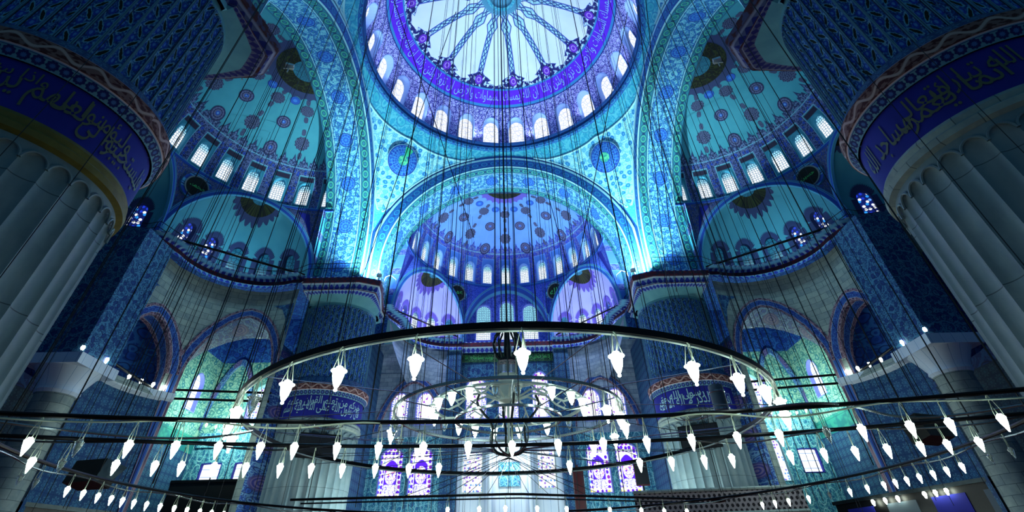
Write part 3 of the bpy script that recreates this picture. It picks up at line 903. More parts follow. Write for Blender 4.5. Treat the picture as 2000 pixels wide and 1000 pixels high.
            for i in range(2, n - 1):
                p, q_ = ol[i], ol[i + 1]
                def ex(pt, f, pt0=None): 
                    dx, dz = (pt[0] - ca), (pt[1] - cz_); L_ = hypot(dx * rb, dz); return (pt[0] + dx / L_ * f, pt[1] + dz / L_ * f)
                for sgm in range(2):
                    u0, u1 = sgm / 2, (sgm + 1) / 2
                    a_ = (p[0] + (q_[0] - p[0]) * u0, p[1] + (q_[1] - p[1]) * u0); b_ = (p[0] + (q_[0] - p[0]) * u1, p[1] + (q_[1] - p[1]) * u1); c_ = ((a_[0] + b_[0]) / 2, (a_[1] + b_[1]) / 2)
                    P = [a_, b_, ex(b_, .40), ex(c_, .56), ex(a_, .40)]
                    xm.poly([X(pp[0], min(pp[1], 23.9), -.03) for pp in P], mi=1)
            for sg in (ol[0], ol[1]):
                dxx = .40 / rb * (1 if sg[0] > ca else -1)
                xm.poly([X(sg[0], 20.6, -.03), X(sg[0] + dxx, 20.6, -.03), X(sg[0] + dxx, 22.4, -.03), X(sg[0], 22.4, -.03)], mi=1)
        for (u0, u1) in ((tA, g0), (g1, tB)):
            xm.grid(lambda t, z: X(t, z), rng(u0, u1, 3), rng(ZE, ZT, 6), lambda t, z: (t * rb, z), 0)
        zs_ = [ZT + (26.3 - ZT) * sin(pi / 2 * i / 14) for i in range(15)]
        xm.grid(lambda t, z: X(t, z), rng(tA, tB, 40), zs_, lambda t, z: (t * rb, z), 0)
        # crown medallion with fringe
        tm = (tA + tB) / 2
        def Xr(x, y):   # offsets in metres from the crown, along chord / outward
            dirc = (B - A).normalized(); out = Vector((base(tm) - mid)).normalized()
            p2 = dirc * x + out * max(y, .02); L_ = p2.length
            best = tm; 
            ang = atan2(p2.y, p2.x)
            lo, hi = tA, tB
            # direction from mid -> base angle
            def dirang(t): 
                q2 = base(t) - mid; return atan2(q2.y, q2.x)
            bt = min((abs(((dirang(tA + (tB - tA) * i / 60) - ang + pi) % (2 * pi)) - pi), tA + (tB - tA) * i / 60) for i in range(61))[1]
            f2 = min(1, L_ / (base(bt) - mid).length); f = max(0, 1 - f2 * f2) ** (1 / 2.15)
            p = mid + p2; return W(p.x, p.y, ZE + hx_ * f)
        insx = W(mid.x, mid.y, 21)
        if wins.get('med', True):
            for mi_, r1, e in ((1, lambda t: 1.62 + .24 * abs(cos(11 * t)), .03), (2, circ(1.35), .06), (3, circ(.5), .09)):
                pts = []
                nn = 66
                for i in range(nn + 1):
                    t = pi * i / nn; pts.append((r1(t) * cos(t), r1(t) * sin(t)))
                cc = xm.vert(Vector(Xr(0, .02)) + Vector((0, 0, -e)))
                prev = None
                for j in range(1, 5):
                    ring = [xm.vert(Vector(Xr(px * j / 4, py * j / 4)) + Vector((0, 0, -e))) for px, py in pts]
                    for i in range(nn):
                        if prev is None: xm.face([cc, ring[i], ring[i + 1]], [(0, 0), pts[i], pts[i + 1]], mi_)
                        else: xm.face([prev[i], ring[i], ring[i + 1], prev[i + 1]], [pts[i]] * 4, mi_)
                    prev = ring
        # arch ring and spandrel up to the half dome's sill
        d1 = (B - A).normalized(); half_l = (B - A).length / 2
        def apt(ps, k):
            x = cos(ps); q2 = mid - d1 * (half_l * k * x); zz = ZE + (hx_ * k) * (max(0, 1 - abs(x) ** 2.0)) ** (1 / 2.15) ; return q2, zz
        def ring(ps, k, push=0.0):
            q2, zz = apt(ps, k); nrm = Vector((mid.x - E.x, mid.y - E.y)); out = (base(tm) - mid).normalized()
            q2 = q2 - out * push; return W(q2.x, q2.y, zz)
        xm.grid(lambda ps, i: ring(ps, (1.0, .975, .975, 1.06, 1.06)[i], (0, 0, .22, .22, 0)[i]), rng(0, pi, 48), [0, 1, 2, 3, 4], lambda ps, i: (ps * half_l, (0, .02, .1, .95, 1.0)[i]), 4)
        def spand(ps, w):
            q2, zz = apt(ps, 1.05); P = Vector(W(q2.x, q2.y, zz)); a = azA + (azB - azA) * (ps / pi)
            Q = Vector(W((r0 - .1) * sin(rad(a)), c + (r0 - .1) * cos(rad(a)), z0 - .15))
            return P + (Q - P) * w
        xm.grid(spand, rng(0, pi, 48), rng(0, 1, 6), lambda ps, w: (ps * half_l, w * 3.5), 5)
        for (ps, w, rr, up) in wins.get('tri', ()):
            P = [spand(ps + dx_, w + dw) for dx_, dw in rr]; nrm = (Vector(insx) - P[0]).normalized()
            xm.poly([p + nrm * .08 for p in P], mi=6)
        xo = xm.build('ceiling_exedra', [cfg['exd'], 'violet fringe' if q else 'fringe', 'dark medallion', 'crown plaster', 'exedra ring', cfg['spd'], 'inscription ground'])
        tag(xo, name_lab, 'semi dome', kind='structure')
        if roundel:
            hh = 1e-3; P = Vector(spand(roundel[0], roundel[1])); da = (Vector(spand(roundel[0] + hh, roundel[1])) - P); db = (Vector(spand(roundel[0], roundel[1] + hh)) - P)
            nrm = da.cross(db).normalized()
            if nrm.dot(Vector(insx) - P) < 0: nrm = -nrm
            hall = (Vector((0, 0, 16)) - P).normalized(); nrm = (nrm * .55 + hall * .45).normalized()
            upv = (Vector((0, 0, 1)) - nrm * nrm.z).normalized(); rt = upv.cross(nrm)
            rm = M(); circle = [(cos(2 * pi * q_ / 48), sin(2 * pi * q_ / 48)) for q_ in range(48)]
            for rr_, ee_, mi_ in ((.92, .30, 0), (1.14, .24, 1)):
                rm.poly([P + nrm * ee_ + (rt * x + upv * y) * rr_ for x, y in circle], circle, mi_)
            for q_ in range(48):
                A_, B_ = circle[q_], circle[(q_ + 1) % 48]
                rm.poly([P + nrm * e2 + (rt * v_[0] + upv * v_[1]) * 1.14 for v_, e2 in ((A_, .24), (B_, .24), (B_, -.5), (A_, -.5))], mi=1)
            ro = rm.build('roundel', ['black roundel', 'exedra ring'], xo, smooth=False)
            me, b4 = text_mesh(roundel[2], 1.0, bold=.02)
            kk = 1.15 / max(b4[1] - b4[0], (b4[3] - b4[2]))
            tm_ = M(); tm_.add(me, lambda co: P + nrm * .33 + rt * ((co.x - (b4[0] + b4[1]) / 2) * kk) + upv * ((co.y - (b4[2] + b4[3]) / 2) * kk))
            tm_.build('lettering', 'green letters', ro, smooth=False)
        for j, (ca, ol) in enumerate(ww):
            lit = wins['lit'][j]
            if lit is None: continue
            window(X, ol, .3, 'fringe' if not q else 'lavender reveal', 'daylit blue glass' if lit == 1 else 'daylit white glass' if lit == 2 else 'unlit glass', 20.95, ca, rb, wins['lab'](j), rim=.1, out=X)
        return X, base, tA, tB
    cfg['ex'] = exedra
    return exedra
HALVES = {}
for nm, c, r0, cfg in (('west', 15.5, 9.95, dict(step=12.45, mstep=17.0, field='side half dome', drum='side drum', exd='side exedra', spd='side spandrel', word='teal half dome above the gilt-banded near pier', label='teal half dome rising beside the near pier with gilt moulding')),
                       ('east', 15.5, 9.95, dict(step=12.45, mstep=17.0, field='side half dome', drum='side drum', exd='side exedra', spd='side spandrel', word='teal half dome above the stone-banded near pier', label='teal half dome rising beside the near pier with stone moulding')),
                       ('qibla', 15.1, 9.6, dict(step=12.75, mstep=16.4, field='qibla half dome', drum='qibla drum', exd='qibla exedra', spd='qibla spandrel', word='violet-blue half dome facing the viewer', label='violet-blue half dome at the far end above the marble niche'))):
    ex = half(nm, c, r0, cfg)
    q = nm == 'qibla'
    A = (10.3, 16.0); B = (3.7, 24.3) if not q else (4.5, 23.3); E = (5.2, 18.4)
    azB = 22.5 if not q else 30.0
    sides = (1, -1) if q else (1,)
    for sg in sides:
        word = {'west': 'teal exedra beside the pier hung with the cable coil', 'east': 'teal exedra beside the pier with the grey loudspeaker column'}.get(nm) or ('lavender exedra on the clock side of the far end' if sg < 0 else 'lavender exedra on the pulpit side of the far end')
        lit = [0, 0, 0, 1, 1] if not q else [2, 2, 1, 1, None]
        if q: lit = [1, 1, 2, 2, 0]
        rtext = {'west': 'محمد', 'east': 'حسين'}.get(nm) or ('عمر' if sg < 0 else 'الله')
        X, base, tA, tB = ex((A[0] * sg, A[1]), (B[0] * sg, B[1]), (E[0] * sg, E[1]), 5.1, 88 * sg, azB * sg,
            dict(n=5, lit=lit, lab=lambda j, word=word: ('lit ' if True else '') + 'round-headed window in the ' + word + ', ' + nth(j) + ' counting from the pier',
                 tri=[(.50, .35, [(-.12, -.2), (.14, .55), (-.14, .55)], 0), (2.66, .35, [(.1, -.2), (.12, .55), (-.12, .5)], 0)]),
            sg > 0, word[:1] and ('semi dome of the ' + word), (2.72, .62, rtext))
        HALVES[(nm, sg)] = (X, base, tA, tB)
    if not q:
        X, base, tA, tB = ex((3.7, 24.3), (-3.7, 24.3), (0, 24.4), 3.65, 22.5, -22.5,
            dict(n=5, lit=[1, 0, 0, 0, 0], lab=lambda j, nm=nm: 'small window in the middle exedra of the %s half dome, %s from the far end' % ('gilt-side' if nm == 'west' else 'stone-side', nth(j))), True, 'middle semi dome half hidden behind the near pier with %s moulding' % ('gilt' if nm == 'west' else 'stone'), None)
        HALVES[(nm, 0)] = (X, base, tA, tB)

# shallow arch with three windows above the niche, far end
bw = M(); YB = 24.6
def flatQ(y): return lambda a, z, d=0.0: (a, y + d, z)
FQ = flatQ(YB)
for i, (x0, x1, cx, zt) in enumerate(((-4.6, -1.55, -2.5, 25.2), (-1.55, 1.55, 0.02, 25.6), (1.55, 4.6, 2.55, 25.2))):
    ol = arch_outline(.76, 21.2, zt - .8, zt - .05, ca=cx)
    bay(bw, FQ, x0, x1, 19.6, 27.2, ol, 0)
    window(FQ, ol, .4, 'lavender reveal', 'daylit white glass', 21.2, cx, 1.0, 'tall blue-white window in the shallow arch above the niche, ' + ('on the clock side', 'the middle one', 'on the pulpit side')[i], out=FQ)
# the arch in front of it
n = 40
def sh(ps, k): return (-4.5 * k * cos(ps), 23.3, 20.4 + 6.1 * k * sin(ps) ** .93)
bw.grid(lambda ps, i: (lambda p: (p[0], p[1] - (.0, .0, .22, .22, 0)[i] + (1.3 if i == 0 else 0), p[2]))(sh(ps, (1, 1, 1, 1.07, 1.07)[i])), rng(0, pi, n), [0, 1, 2, 3, 4], lambda ps, i: (ps * 4.5, (0, .3, .4, .95, 1)[i]), 1)
bw.grid(lambda ps, w: tuple(Vector(sh(ps, 1.06)) * (1 - w) + Vector((9.5 * sin(rad(-30 + 60 * ps / pi)), 15.1 + 9.5 * cos(rad(-30 + 60 * ps / pi)), 27.25)) * w), rng(0, pi, n), rng(0, 1, 5), lambda ps, w: (ps * 4.5, w * 3), 2)
o = bw.build('wall_qibla_upper', ['qibla spandrel', 'exedra ring', 'qibla spandrel'])
tag(o, 'violet wall and shallow arch with three windows above the far niche', 'wall', kind='structure')
# ------------------------------------------------------------------ painted cornice along the exedrae
def sweep_cornice(W, path, name_label, closed=False, prof=((.55, 19.45), (.32, 19.62), (.22, 19.85), (.06, 19.95), (.0, 20.22), (.0, 20.36), (.12, 20.42), (.9, 20.44))):
    """path runs along the cornice's lip with the wall on its outer side; profile = (metres back from the lip, z)"""
    m = M(); P = [Vector(p) for p in path]; L = [0]
    for a, b in zip(P, P[1:]): L.append(L[-1] + (b - a).length)
    N = []
    for i in range(len(P)):
        a = P[max(0, i - 1)]; b = P[min(len(P) - 1, i + 1)]; d = (b - a).normalized(); N.append(Vector((d.y, -d.x)))
    vv = [0, .22, .4, .45, .75, .82, .9, 1.0]
    m.grid(lambda i, j: W(P[i].x + N[i].x * prof[j][0], P[i].y + N[i].y * prof[j][0], prof[j][1]), range(len(P)), range(len(prof)), lambda i, j: (L[i], vv[j]))
    o = m.build('trim_cornice', 'painted cornice'); tag(o, name_label, 'cornice', kind='structure'); return o
def arcpts(cx, cy, r, a0, a1, n): return [(cx + r * cos(rad(a)), cy + r * sin(rad(a))) for a in rng(a0, a1, n)]
side_path = [(9.4, 15.7), (9.6, 16.0)] + arcpts(5.2, 18.4, 4.75, -22, 92, 22) + [(3.75, 23.5)] + arcpts(0, 24.3, 3.3, 5, 175, 18) + [(-3.75, 23.5)] + [(-x, y) for x, y in reversed(arcpts(5.2, 18.4, 4.75, -22, 92, 22))] + [(-9.6, 16.0), (-9.9, 15.7)]
side_path.reverse()
for nm, lab in (('west', 'red and blue cornice running under the exedrae beside the cable-coil pier'), ('east', 'red and blue cornice running under the exedrae beside the loudspeaker pier')):
    sweep_cornice(MAPS[nm], [(x, y) for x, y in side_path] if nm == 'west' else side_path, lab)
for sg in (-1, 1):
    qp = [(10.75, 14.4), (10.8, 15.6)] + arcpts(5.2, 18.4, 4.75, -8, 95, 20) + [(4.5, 23.15)]
    qp.reverse()
    sweep_cornice((lambda l, o, z: (l, o, z)) if sg > 0 else (lambda l, o, z: (-l, o, z)), qp, 'cornice under the lavender exedra on the ' + ('pulpit' if sg > 0 else 'clock') + ' side')
sweep_cornice(lambda l, o, z: (l, o, z), [(-4.6, 23.0), (-2, 23.0), (2, 23.0), (4.6, 23.0)][::-1], 'straight cornice above the green inscription panel')

# ------------------------------------------------------------------ the four round piers
def prof_uv(p): return p
FT = 44
def build_pier(nm, sx, sy, text, label, gilt, detail):
    cx, cy = sx * 13.8, sy * 13.8
    root = empty('round_pier', (cx, cy, 0))
    tag(root, label, 'pier', 'round piers carrying the dome')
    nA = 360 if detail else 240
    # lower fluted marble shaft
    NF = 32
    def shaft(a, z):
        k = (a * NF / (2 * pi)) % 1.0 - .5; w = 2.82 * 2 * pi / NF
        x = k * w; top = 9.78 - .28 + sqrt(max(0, .28 ** 2 - x * x)) if abs(x) < .28 else 9.4
        r = 2.83
        if abs(x) < .245 and z < top - .02: r -= .11 * sqrt(max(0, 1 - (x / .25) ** 2)) * min(1, .45 + (top - z) * 1.6)
        return (cx + r * cos(a), cy + r * sin(a), z)
    m = M()
    zs = [0, 2.5, 5, 7.5, 9.0] + rng(9.3, 10.0, 14 if detail else 8)[0:]
    m.grid(shaft, [2 * pi * i / (NF * 12) for i in range(NF * 12 + 1)], zs, lambda a, z: (a * 2.83, z))
    m.build('lower_shaft', 'marble', root)
    m = M()
    # rims of the flute heads
    for i in range(NF):
        a0 = 2 * pi * (i + .5) / NF; pts = []
        for t in rng(0, pi, 12):
            x = .265 * cos(t); z = 9.48 + .30 * sin(t); pts.append((cx + 2.87 * cos(a0 + x / 2.83), cy + 2.87 * sin(a0 + x / 2.83), z))
        m.tube(pts, .035, 5, cap=False)
    m.build('fluting_rim', 'marble', root)
    m = M(); m.lathe([(2.80, 9.95), (2.98, 10.02), (3.0, 10.18), (2.92, 10.26), (2.95, 10.4), (2.88, 10.52)], 96, (cx, cy, 0)); m.build('lower_moulding', 'gilt moulding' if gilt else 'grey stone', root)
    m = M(); m.lathe([(2.87, 10.5), (2.87, 11.98)], 96, (cx, cy, 0)); bd = m.build('inscription_band', 'inscription ground', root)
    # lettering, in two tiers, facing the middle of the hall
    am = atan2(-23.3 - cy, -cx)
    lt = M()
    for ln, (txt, zb, hh, span, sh) in enumerate(text):
        me, b = text_mesh(txt, 1.0, bold=.006)
        def pc(co):
            s = (co.x - b[0]) / (b[1] - b[0]) - .5; a = am + sh + s * span
            z = zb + (co.y - b[2]) / (b[3] - b[2]) * hh
            return (cx + 2.895 * cos(a), cy + 2.895 * sin(a), z)
        lt.add(me, pc)
    lt.build('lettering', 'olive letters' if detail else 'pale letters', bd, smooth=False)
    m = M(); m.lathe([(2.94, 11.96), (3.0, 12.1), (3.1, 12.26)], 144, (cx, cy, 0))
    L = 3.1
    for f in range(len(m.f)): m.uv[f] = [(u, v / .34) for u, v in m.uv[f]]
    m.build('palmette_frieze', 'palmette frieze', root)
    m = M(); m.lathe([(3.1, 12.26), (3.16, 12.3), (3.18, 12.7), (3.12, 12.76)], 144, (cx, cy, 0))
    for f in range(len(m.f)): m.uv[f] = [(u, v / .54) for u, v in m.uv[f]]
    m.build('scroll_frieze', 'scroll frieze', root)
    m = M(); m.lathe([(3.12, 12.76), (2.95, 13.05), (2.76, 13.3)], 96, (cx, cy, 0)); m.build('upper_ledge', 'blue tile', root)
    # painted upper shaft with round-headed flutes
    def ush(a, z):
        k = (a * FT / (2 * pi)) % 1.0 - .5; w = 2.75 * 2 * pi / FT; x = k * w
        hw = .165; top = 18.55 + sqrt(max(0, hw * hw - x * x)) if abs(x) < hw else 0
        r = 2.75
        if abs(x) < hw and z < top: r -= .07 * (1 - (x / hw) ** 2 * .6)
        return (cx + r * cos(a), cy + r * sin(a), z)
    m = M(); A_ = [2 * pi * i / (FT * 8) for i in range(FT * 8 + 1)]
    m.grid(ush, A_, [13.2, 15, 17, 18.4], lambda a, z: (a * FT / (2 * pi), z), 0)
    m.grid(ush, A_, rng(18.4, 18.8, 8), lambda a, z: (a * FT / (2 * pi), z), 0)
    m.grid(lambda a, z: (cx + 2.75 * cos(a), cy + 2.75 * sin(a), z), rng(0, 2 * pi, 72), [18.72, 19.1], lambda a, z: (a * 2.75, z), 1)
    m.build('painted_shaft', ['painted flutes', 'plaster'], root)
    if True:
        m = M()
        for i in range(FT):
            a0 = 2 * pi * (i + .5) / FT; hw = .172
            pts = [(cx + 2.775 * cos(a0 - hw / 2.75), cy + 2.775 * sin(a0 - hw / 2.75), z) for z in (13.2, 16, 18.55)]
            pts += [(cx + 2.775 * cos(a0 - hw * cos(t) / 2.75), cy + 2.775 * sin(a0 - hw * cos(t) / 2.75), 18.55 + hw * sin(t)) for t in rng(0, pi, 8)[1:-1]]
            pts += [(cx + 2.775 * cos(a0 + hw / 2.75), cy + 2.775 * sin(a0 + hw / 2.75), z) for z in (18.55, 16, 13.2)]
            m.tube(pts, .015 if detail else .013, 4, cap=False)
        m.build('fluting_ridge', 'ridge paint', root)
    # corbelled capital growing from the round to the square, then the painted balcony cornice
    poly = [(16, 9.4), (11.5, 9.4), (10.0, 10.1), (10.1, 11.4), (10.7, 14.6), (10.7, 16), (16, 16)]
    if not (sy > 0): poly = [(16, 9.9), (11.1, 9.9), (10.0, 11.1), (10.5, 13.5), (10.6, 16), (16, 16)]
    PW = [Vector((sx * x, sy * y)) for x, y in poly]
    def rayp(a):
        d = Vector((cos(a), sin(a))); c0 = Vector((cx, cy)); best = 9
        for i in range(len(PW)):
            p, q = PW[i], PW[(i + 1) % len(PW)]; e = q - p; den = d.x * e.y - d.y * e.x
            if abs(den) < 1e-9: continue
            k = ((p.x - cx) * e.y - (p.y - cy) * e.x) / den; w = ((p.x - cx) * d.y - (p.y - cy) * d.x) / den
            if k > 0 and -1e-6 <= w <= 1 + 1e-6: best = min(best, k)
        return best
    A2 = rng(0, 2 * pi, 180); RP = {a: rayp(a) for a in A2}
    m = M()
    capf = (lambda a, i: (lambda r: (cx + r * cos(a), cy + r * sin(a), (19.0, 19.12, 19.3, 19.42, 19.42)[i]))((2.75, 2.95, 2.95 + (RP[a] - 2.95) * .45, 2.95 + (RP[a] - 2.95) * .8, RP[a] - .3)[i] if RP[a] > 3.3 else min(RP[a] - .02, 2.95)))
    m.grid(capf, A2, [0, 1, 2], lambda a, i: (a * 3, 18.8 + i * .3))
    m.grid(capf, A2, [2, 3, 4], lambda a, i: (a * 7.0, (i - 2) * .5), 1)
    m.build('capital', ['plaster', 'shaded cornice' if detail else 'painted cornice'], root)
    m = M(); acc = [0]
    for i in range(len(A2) - 1):
        p = Vector((RP[A2[i]] * cos(A2[i]), RP[A2[i]] * sin(A2[i]))); q = Vector((RP[A2[i + 1]] * cos(A2[i + 1]), RP[A2[i + 1]] * sin(A2[i + 1]))); acc.append(acc[-1] + (q - p).length)
    pr = ((-.42, 19.4), (-.3, 19.58), (-.2, 19.82), (-.05, 19.92), (0, 20.2), (0, 20.36), (-.1, 20.42), (-2.2, 20.44)); vv = [0, .22, .4, .45, .75, .82, .9, 1.0]
    m.grid(lambda i, j: (cx + (RP[A2[i]] + pr[j][0]) * cos(A2[i]), cy + (RP[A2[i]] + pr[j][0]) * sin(A2[i]), pr[j][1]), range(len(A2)), range(8), lambda i, j: (acc[i], vv[j]))
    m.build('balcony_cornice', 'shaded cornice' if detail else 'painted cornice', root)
    if not detail:
        pass
    # square masonry behind the round shaft
    m = M(); m.box(min(sx * 12.5, sx * 16.4), max(sx * 12.5, sx * 16.4), min(sy * 12.5, sy * 16.2), max(sy * 12.5, sy * 16.2), 0, 20)
    m.build('square_core', 'aisle arch paint' if detail else 'floral tile', root, smooth=False)
    m = M()
    m.box(min(sx * 12.25, sx * 16.7), max(sx * 12.25, sx * 16.7), min(sy * 12.25, sy * 16.45), max(sy * 12.25, sy * 16.45), 12.26, 12.76)
    for f in range(len(m.f)): m.uv[f] = [(u, (v - 12.26) / .5) for u, v in m.uv[f]]
    m.build('core_ledge', 'scroll frieze', root, smooth=False)
    return root
NEARL = [('فليستجيبوا لى', 10.66, .95, .95, .66), ('وليؤمنوا بى', 11.05, .8, .75, .30), ('لعلهم يرشدون', 10.70, 1.1, 1.1, -.36), ('واذا سالك عبادى', 11.35, .5, .95, -.62)]
NEARR = [('قال الله تبارك', 11.0, .82, .95, .38), ('وتعالى', 11.0, .8, .5, -.22), ('انما يعمر', 10.66, .85, .8, .02), ('مساجد الله', 10.68, 1.05, .75, -.72)]
FARL = [('قال رسول الله صلى الله عليه وسلم', 10.62, .95, 2.1, 0), ('خيركم من تعلم القران وعلمه', 11.12, .78, 2.0, .06)]
FARR = [('افضل الذكر لا اله الا الله', 10.62, .95, 2.0, 0), ('محمد رسول الله حق', 11.12, .75, 1.8, -.05)]
PIER = {}
PIER['nw'] = build_pier('nw', -1, -1, NEARL, 'huge near fluted pier whose blue inscription band has a gilt lower moulding', True, True)
PIER['ne'] = build_pier('ne', 1, -1, NEARR, 'huge near fluted pier whose blue inscription band has a plain grey stone moulding', False, True)
PIER['fw'] = build_pier('fw', -1, 1, FARL, 'distant round pier with the cable coil and black screen hung on it', False, False)
PIER['fe'] = build_pier('fe', 1, 1, FARR, 'distant round pier beside the grey loudspeaker column, black screen on it', False, False)

# ------------------------------------------------------------------ walls under the exedrae, aisles, outer walls
def lower_side(nm, who):
    W = MAPS[nm]; X, base, tA, tB = HALVES[(nm, 1)]
    E = Vector((5.2, 18.4)); rb = 5.15
    def Sw(t, z, d=0.0):
        return W(E.x + (rb + d) * cos(t), E.y + (rb + d) * sin(t), z)
    t0, t1, t2, t3 = rad(-24), rad(-20), rad(47), rad(106)
    m = M()
    # the wide arch next to the pier, then the narrow dark one
    o1 = arch_outline(rad(31.5), .0, 13.2, 17.45, 14, 2, ca=rad(12))
    o2 = arch_outline(rad(23.5), 11.6, 12.7, 15.9, 12, 2, ca=rad(78))
    tt = rad(45.5)
    bay(m, Sw, rad(-26), tt, -.2, 19.6, o1, 0, lambda t, z: (t * rb, z), rings=(0, .3, .65, 1))
    bay(m, Sw, tt, rad(112), 11.2, 19.6, o2, 0, lambda t, z: (t * rb, z), rings=(0, .3, .65, 1))
    m.grid(lambda t, z: Sw(t, z), rng(tt, rad(112), 10), [0, 6, 11.2], lambda t, z: (t * rb, z), 1)
    # painted borders around the arches and blue triangles above them
    def border(ol, ca, cz, w0, w1, mi, k0=1):
        n = len(ol)
        def ex(p, f):
            dx, dz = (p[0] - ca) * rb, p[1] - cz; L_ = hypot(dx, dz); return (p[0] + dx / L_ * f / rb, p[1] + dz / L_ * f)
        for i in range(k0, n - 1 if k0 else n):
            a, b = ol[i], ol[(i + 1) % n]
            m.poly([Sw(*ex(a, w0), -.04), Sw(*ex(b, w0), -.04), Sw(*ex(b, w1), -.06), Sw(*ex(a, w1), -.06)], [(i * .6, 0), (i * .6 + .6, 0), (i * .6 + .6, 1.4), (i * .6, 1.4)], mi)
    border(o1, rad(12), 13.0, .0, .75, 2); border(o2, rad(78), 12.6, 0, .8, 2, 1)
    for ca, zt, hw in ((rad(12), 17.9, rad(33)),):
        pass
    for (ta, tb, zc) in ((rad(-25), rad(-5), 18.4), (rad(88), rad(108), 17.6)):
        s = 1 if tb > rad(30) else -1
        e = ta if s < 0 else tb; f_ = tb if s < 0 else ta
        m.poly([Sw(e + (f_ - e) * u, z, -.05) for u, z in ((0, zc), (.5, zc), (1, zc), (.55, zc - .35), (.25, zc - 1.2), (0, zc - 2.6))], [(e * rb + (f_ - e) * rb * u, z) for u, z in ((0, zc), (.5, zc), (1, zc), (.55, zc - .35), (.25, zc - 1.2), (0, zc - 2.6))], 3)
    wo = m.build('wall_exedra_' + nm, ['grey stone', 'blue tile', 'niche arch paint', 'floral tile'])
    tag(wo, 'curved stone wall with two painted arches below the exedra beside ' + who, 'wall', kind='structure')
    # deep painted soffits of the two arches
    for ol, dp, mt, nm_, lab in ((o1, 3.8, 'aisle arch paint', 'wide pointed arch leading into the lit aisle beside ' + who, 0), (o2, 1.5, 'niche arch paint', 'narrow dark pointed arch next to the column beside ' + who, 0)):
        s = M(); Ls = 0
        pts = ol[1:] + ol[:1]
        for a, b in zip(pts, pts[1:]):
            d_ = hypot((b[0] - a[0]) * rb, b[1] - a[1])
            s.grid(lambda i, k: Sw(*(a, b)[i], dp * k), [0, 1], rng(0, 1, 4), lambda i, k: (Ls + i * d_, k * 1.45))
            Ls += d_
        so = s.build('ceiling_aisle_arch', mt); tag(so, nm_, 'arch', kind='structure')
    # dark back of the narrow arch: a small painted vault
    s = M(); s.grid(lambda t, z: Sw(t, z, 3.2), rng(rad(45), rad(116), 8), [11, 13, 15, 17], lambda t, z: (t * rb, z))
    so = s.build('wall_niche_back_' + nm, 'vault paint'); tag(so, 'dark blue painted wall behind the narrow arch beside ' + who, 'wall', kind='structure')
    # stone ledge at the arch foot
    lg = M(); ts = rng(rad(43), rad(112), 20)
    lg.grid(lambda t, i: Sw(t, (11.05, 11.2, 11.5, 11.55, 11.55)[i], (0, -.25, -.3, -.3, 1.2)[i]), ts, range(5), lambda t, i: (t * rb, i * .2))
    lo = lg.build('trim_ledge', 'white marble'); tag(lo, 'pale stone ledge under the narrow arch beside ' + who, 'ledge', kind='structure')
    # column with a spreading capital at the meeting of the exedrae
    cl, co = 2.75, 24.0
    cp = W(cl, co, 0); root = empty('aisle_column', cp)
    tag(root, 'grey stone column with a spreading capital next to the narrow arch beside ' + who, 'column', 'aisle columns')
    c = M(); c.lathe([(.98, 0), (.95, .4), (.88, .6), (.86, 9.6), (.95, 9.75)], 40, cp); c.build('shaft', 'grey stone', root)
    c = M(); c.lathe([(.92, 9.7), (1.02, 9.85), (.98, 10.0), (1.1, 10.3), (1.35, 10.75), (1.5, 10.95)], 40, cp); c.build('capital', 'white marble', root)
    c = M(); c.box(cp[0] - 1.5, cp[0] + 1.5, cp[1] - 1.5, cp[1] + 1.5, 10.95, 11.5); c.build('abacus', 'white marble', root, smooth=False)
    c = M(); c.box(cp[0] - 1.25, cp[0] + 1.25, cp[1] - 1.35, cp[1] + 1.35, 11.5, 19.6)
    pi_ = c.build('wall_pier_' + nm, 'floral tile', smooth=False); tag(pi_, 'blue tiled pier standing on the column beside ' + who, 'wall', kind='structure')
    # stone wall under the middle exedra
    c = M(); c.grid(lambda t, z: W(3.65 * cos(t), 24.4 + 3.65 * sin(t), z), rng(0, pi, 24), [15.2, 17, 19.6], lambda t, z: (t * 3.65, z)); o = c.build('wall_middle_' + nm, 'grey stone')
    tag(o, 'stone wall below the middle exedra half hidden by the near pier, beyond ' + who, 'wall', kind='structure')
    # near exedra wall (towards the viewer), partly seen behind the near pier
    c = M(); c.grid(lambda t, z: W(-5.2 + rb * cos(t), 18.4 + rb * sin(t), z), rng(rad(75), rad(205), 24), [11, 15, 19.6], lambda t, z: (t * rb, z)); o = c.build('wall_exedra_near_' + nm, 'floral tile')
    tag(o, 'curved wall behind the near pier, across from ' + who, 'wall', kind='structure')
lower_side('west', 'the pier hung with the cable coil'); lower_side('east', 'the pier with the grey loudspeaker column')

# outer walls, with their windows
def flat_wall(nm, P, x0, x1, z0, z1, holes, mats, label, uvf=None, mi=0):
    """P(x, z, d) -> point; holes = list of (x centre, half width, z sill, z spring, z top, depth, frame, pane, label, k)"""
    m = M(); hs = sorted(holes, key=lambda h: h[0]); todo = []
    xs = [x0]
    for a, b in zip(hs, hs[1:]): xs.append((a[0] + a[1] + b[0] - b[1]) / 2)
    xs.append(x1)
    if not hs: m.grid(lambda x, z: P(x, z), rng(x0, x1, 6), rng(z0, z1, 6), lambda x, z: (x, z), mi)
    for i, h in enumerate(hs):
        ol = arch_outline(h[1], h[2], h[3], h[4], 10, h[9], ca=h[0])
        bay(m, P, xs[i], xs[i + 1], z0, z1, ol, mi); todo.append((h, ol))
    o = m.build(nm, mats); tag(o, label, 'wall', kind='structure')
    for h, ol in todo:
        window(P, ol, h[5], h[6], h[7], h[2], h[0], 1.0, h[8], rim=.08, out=P)
    return o
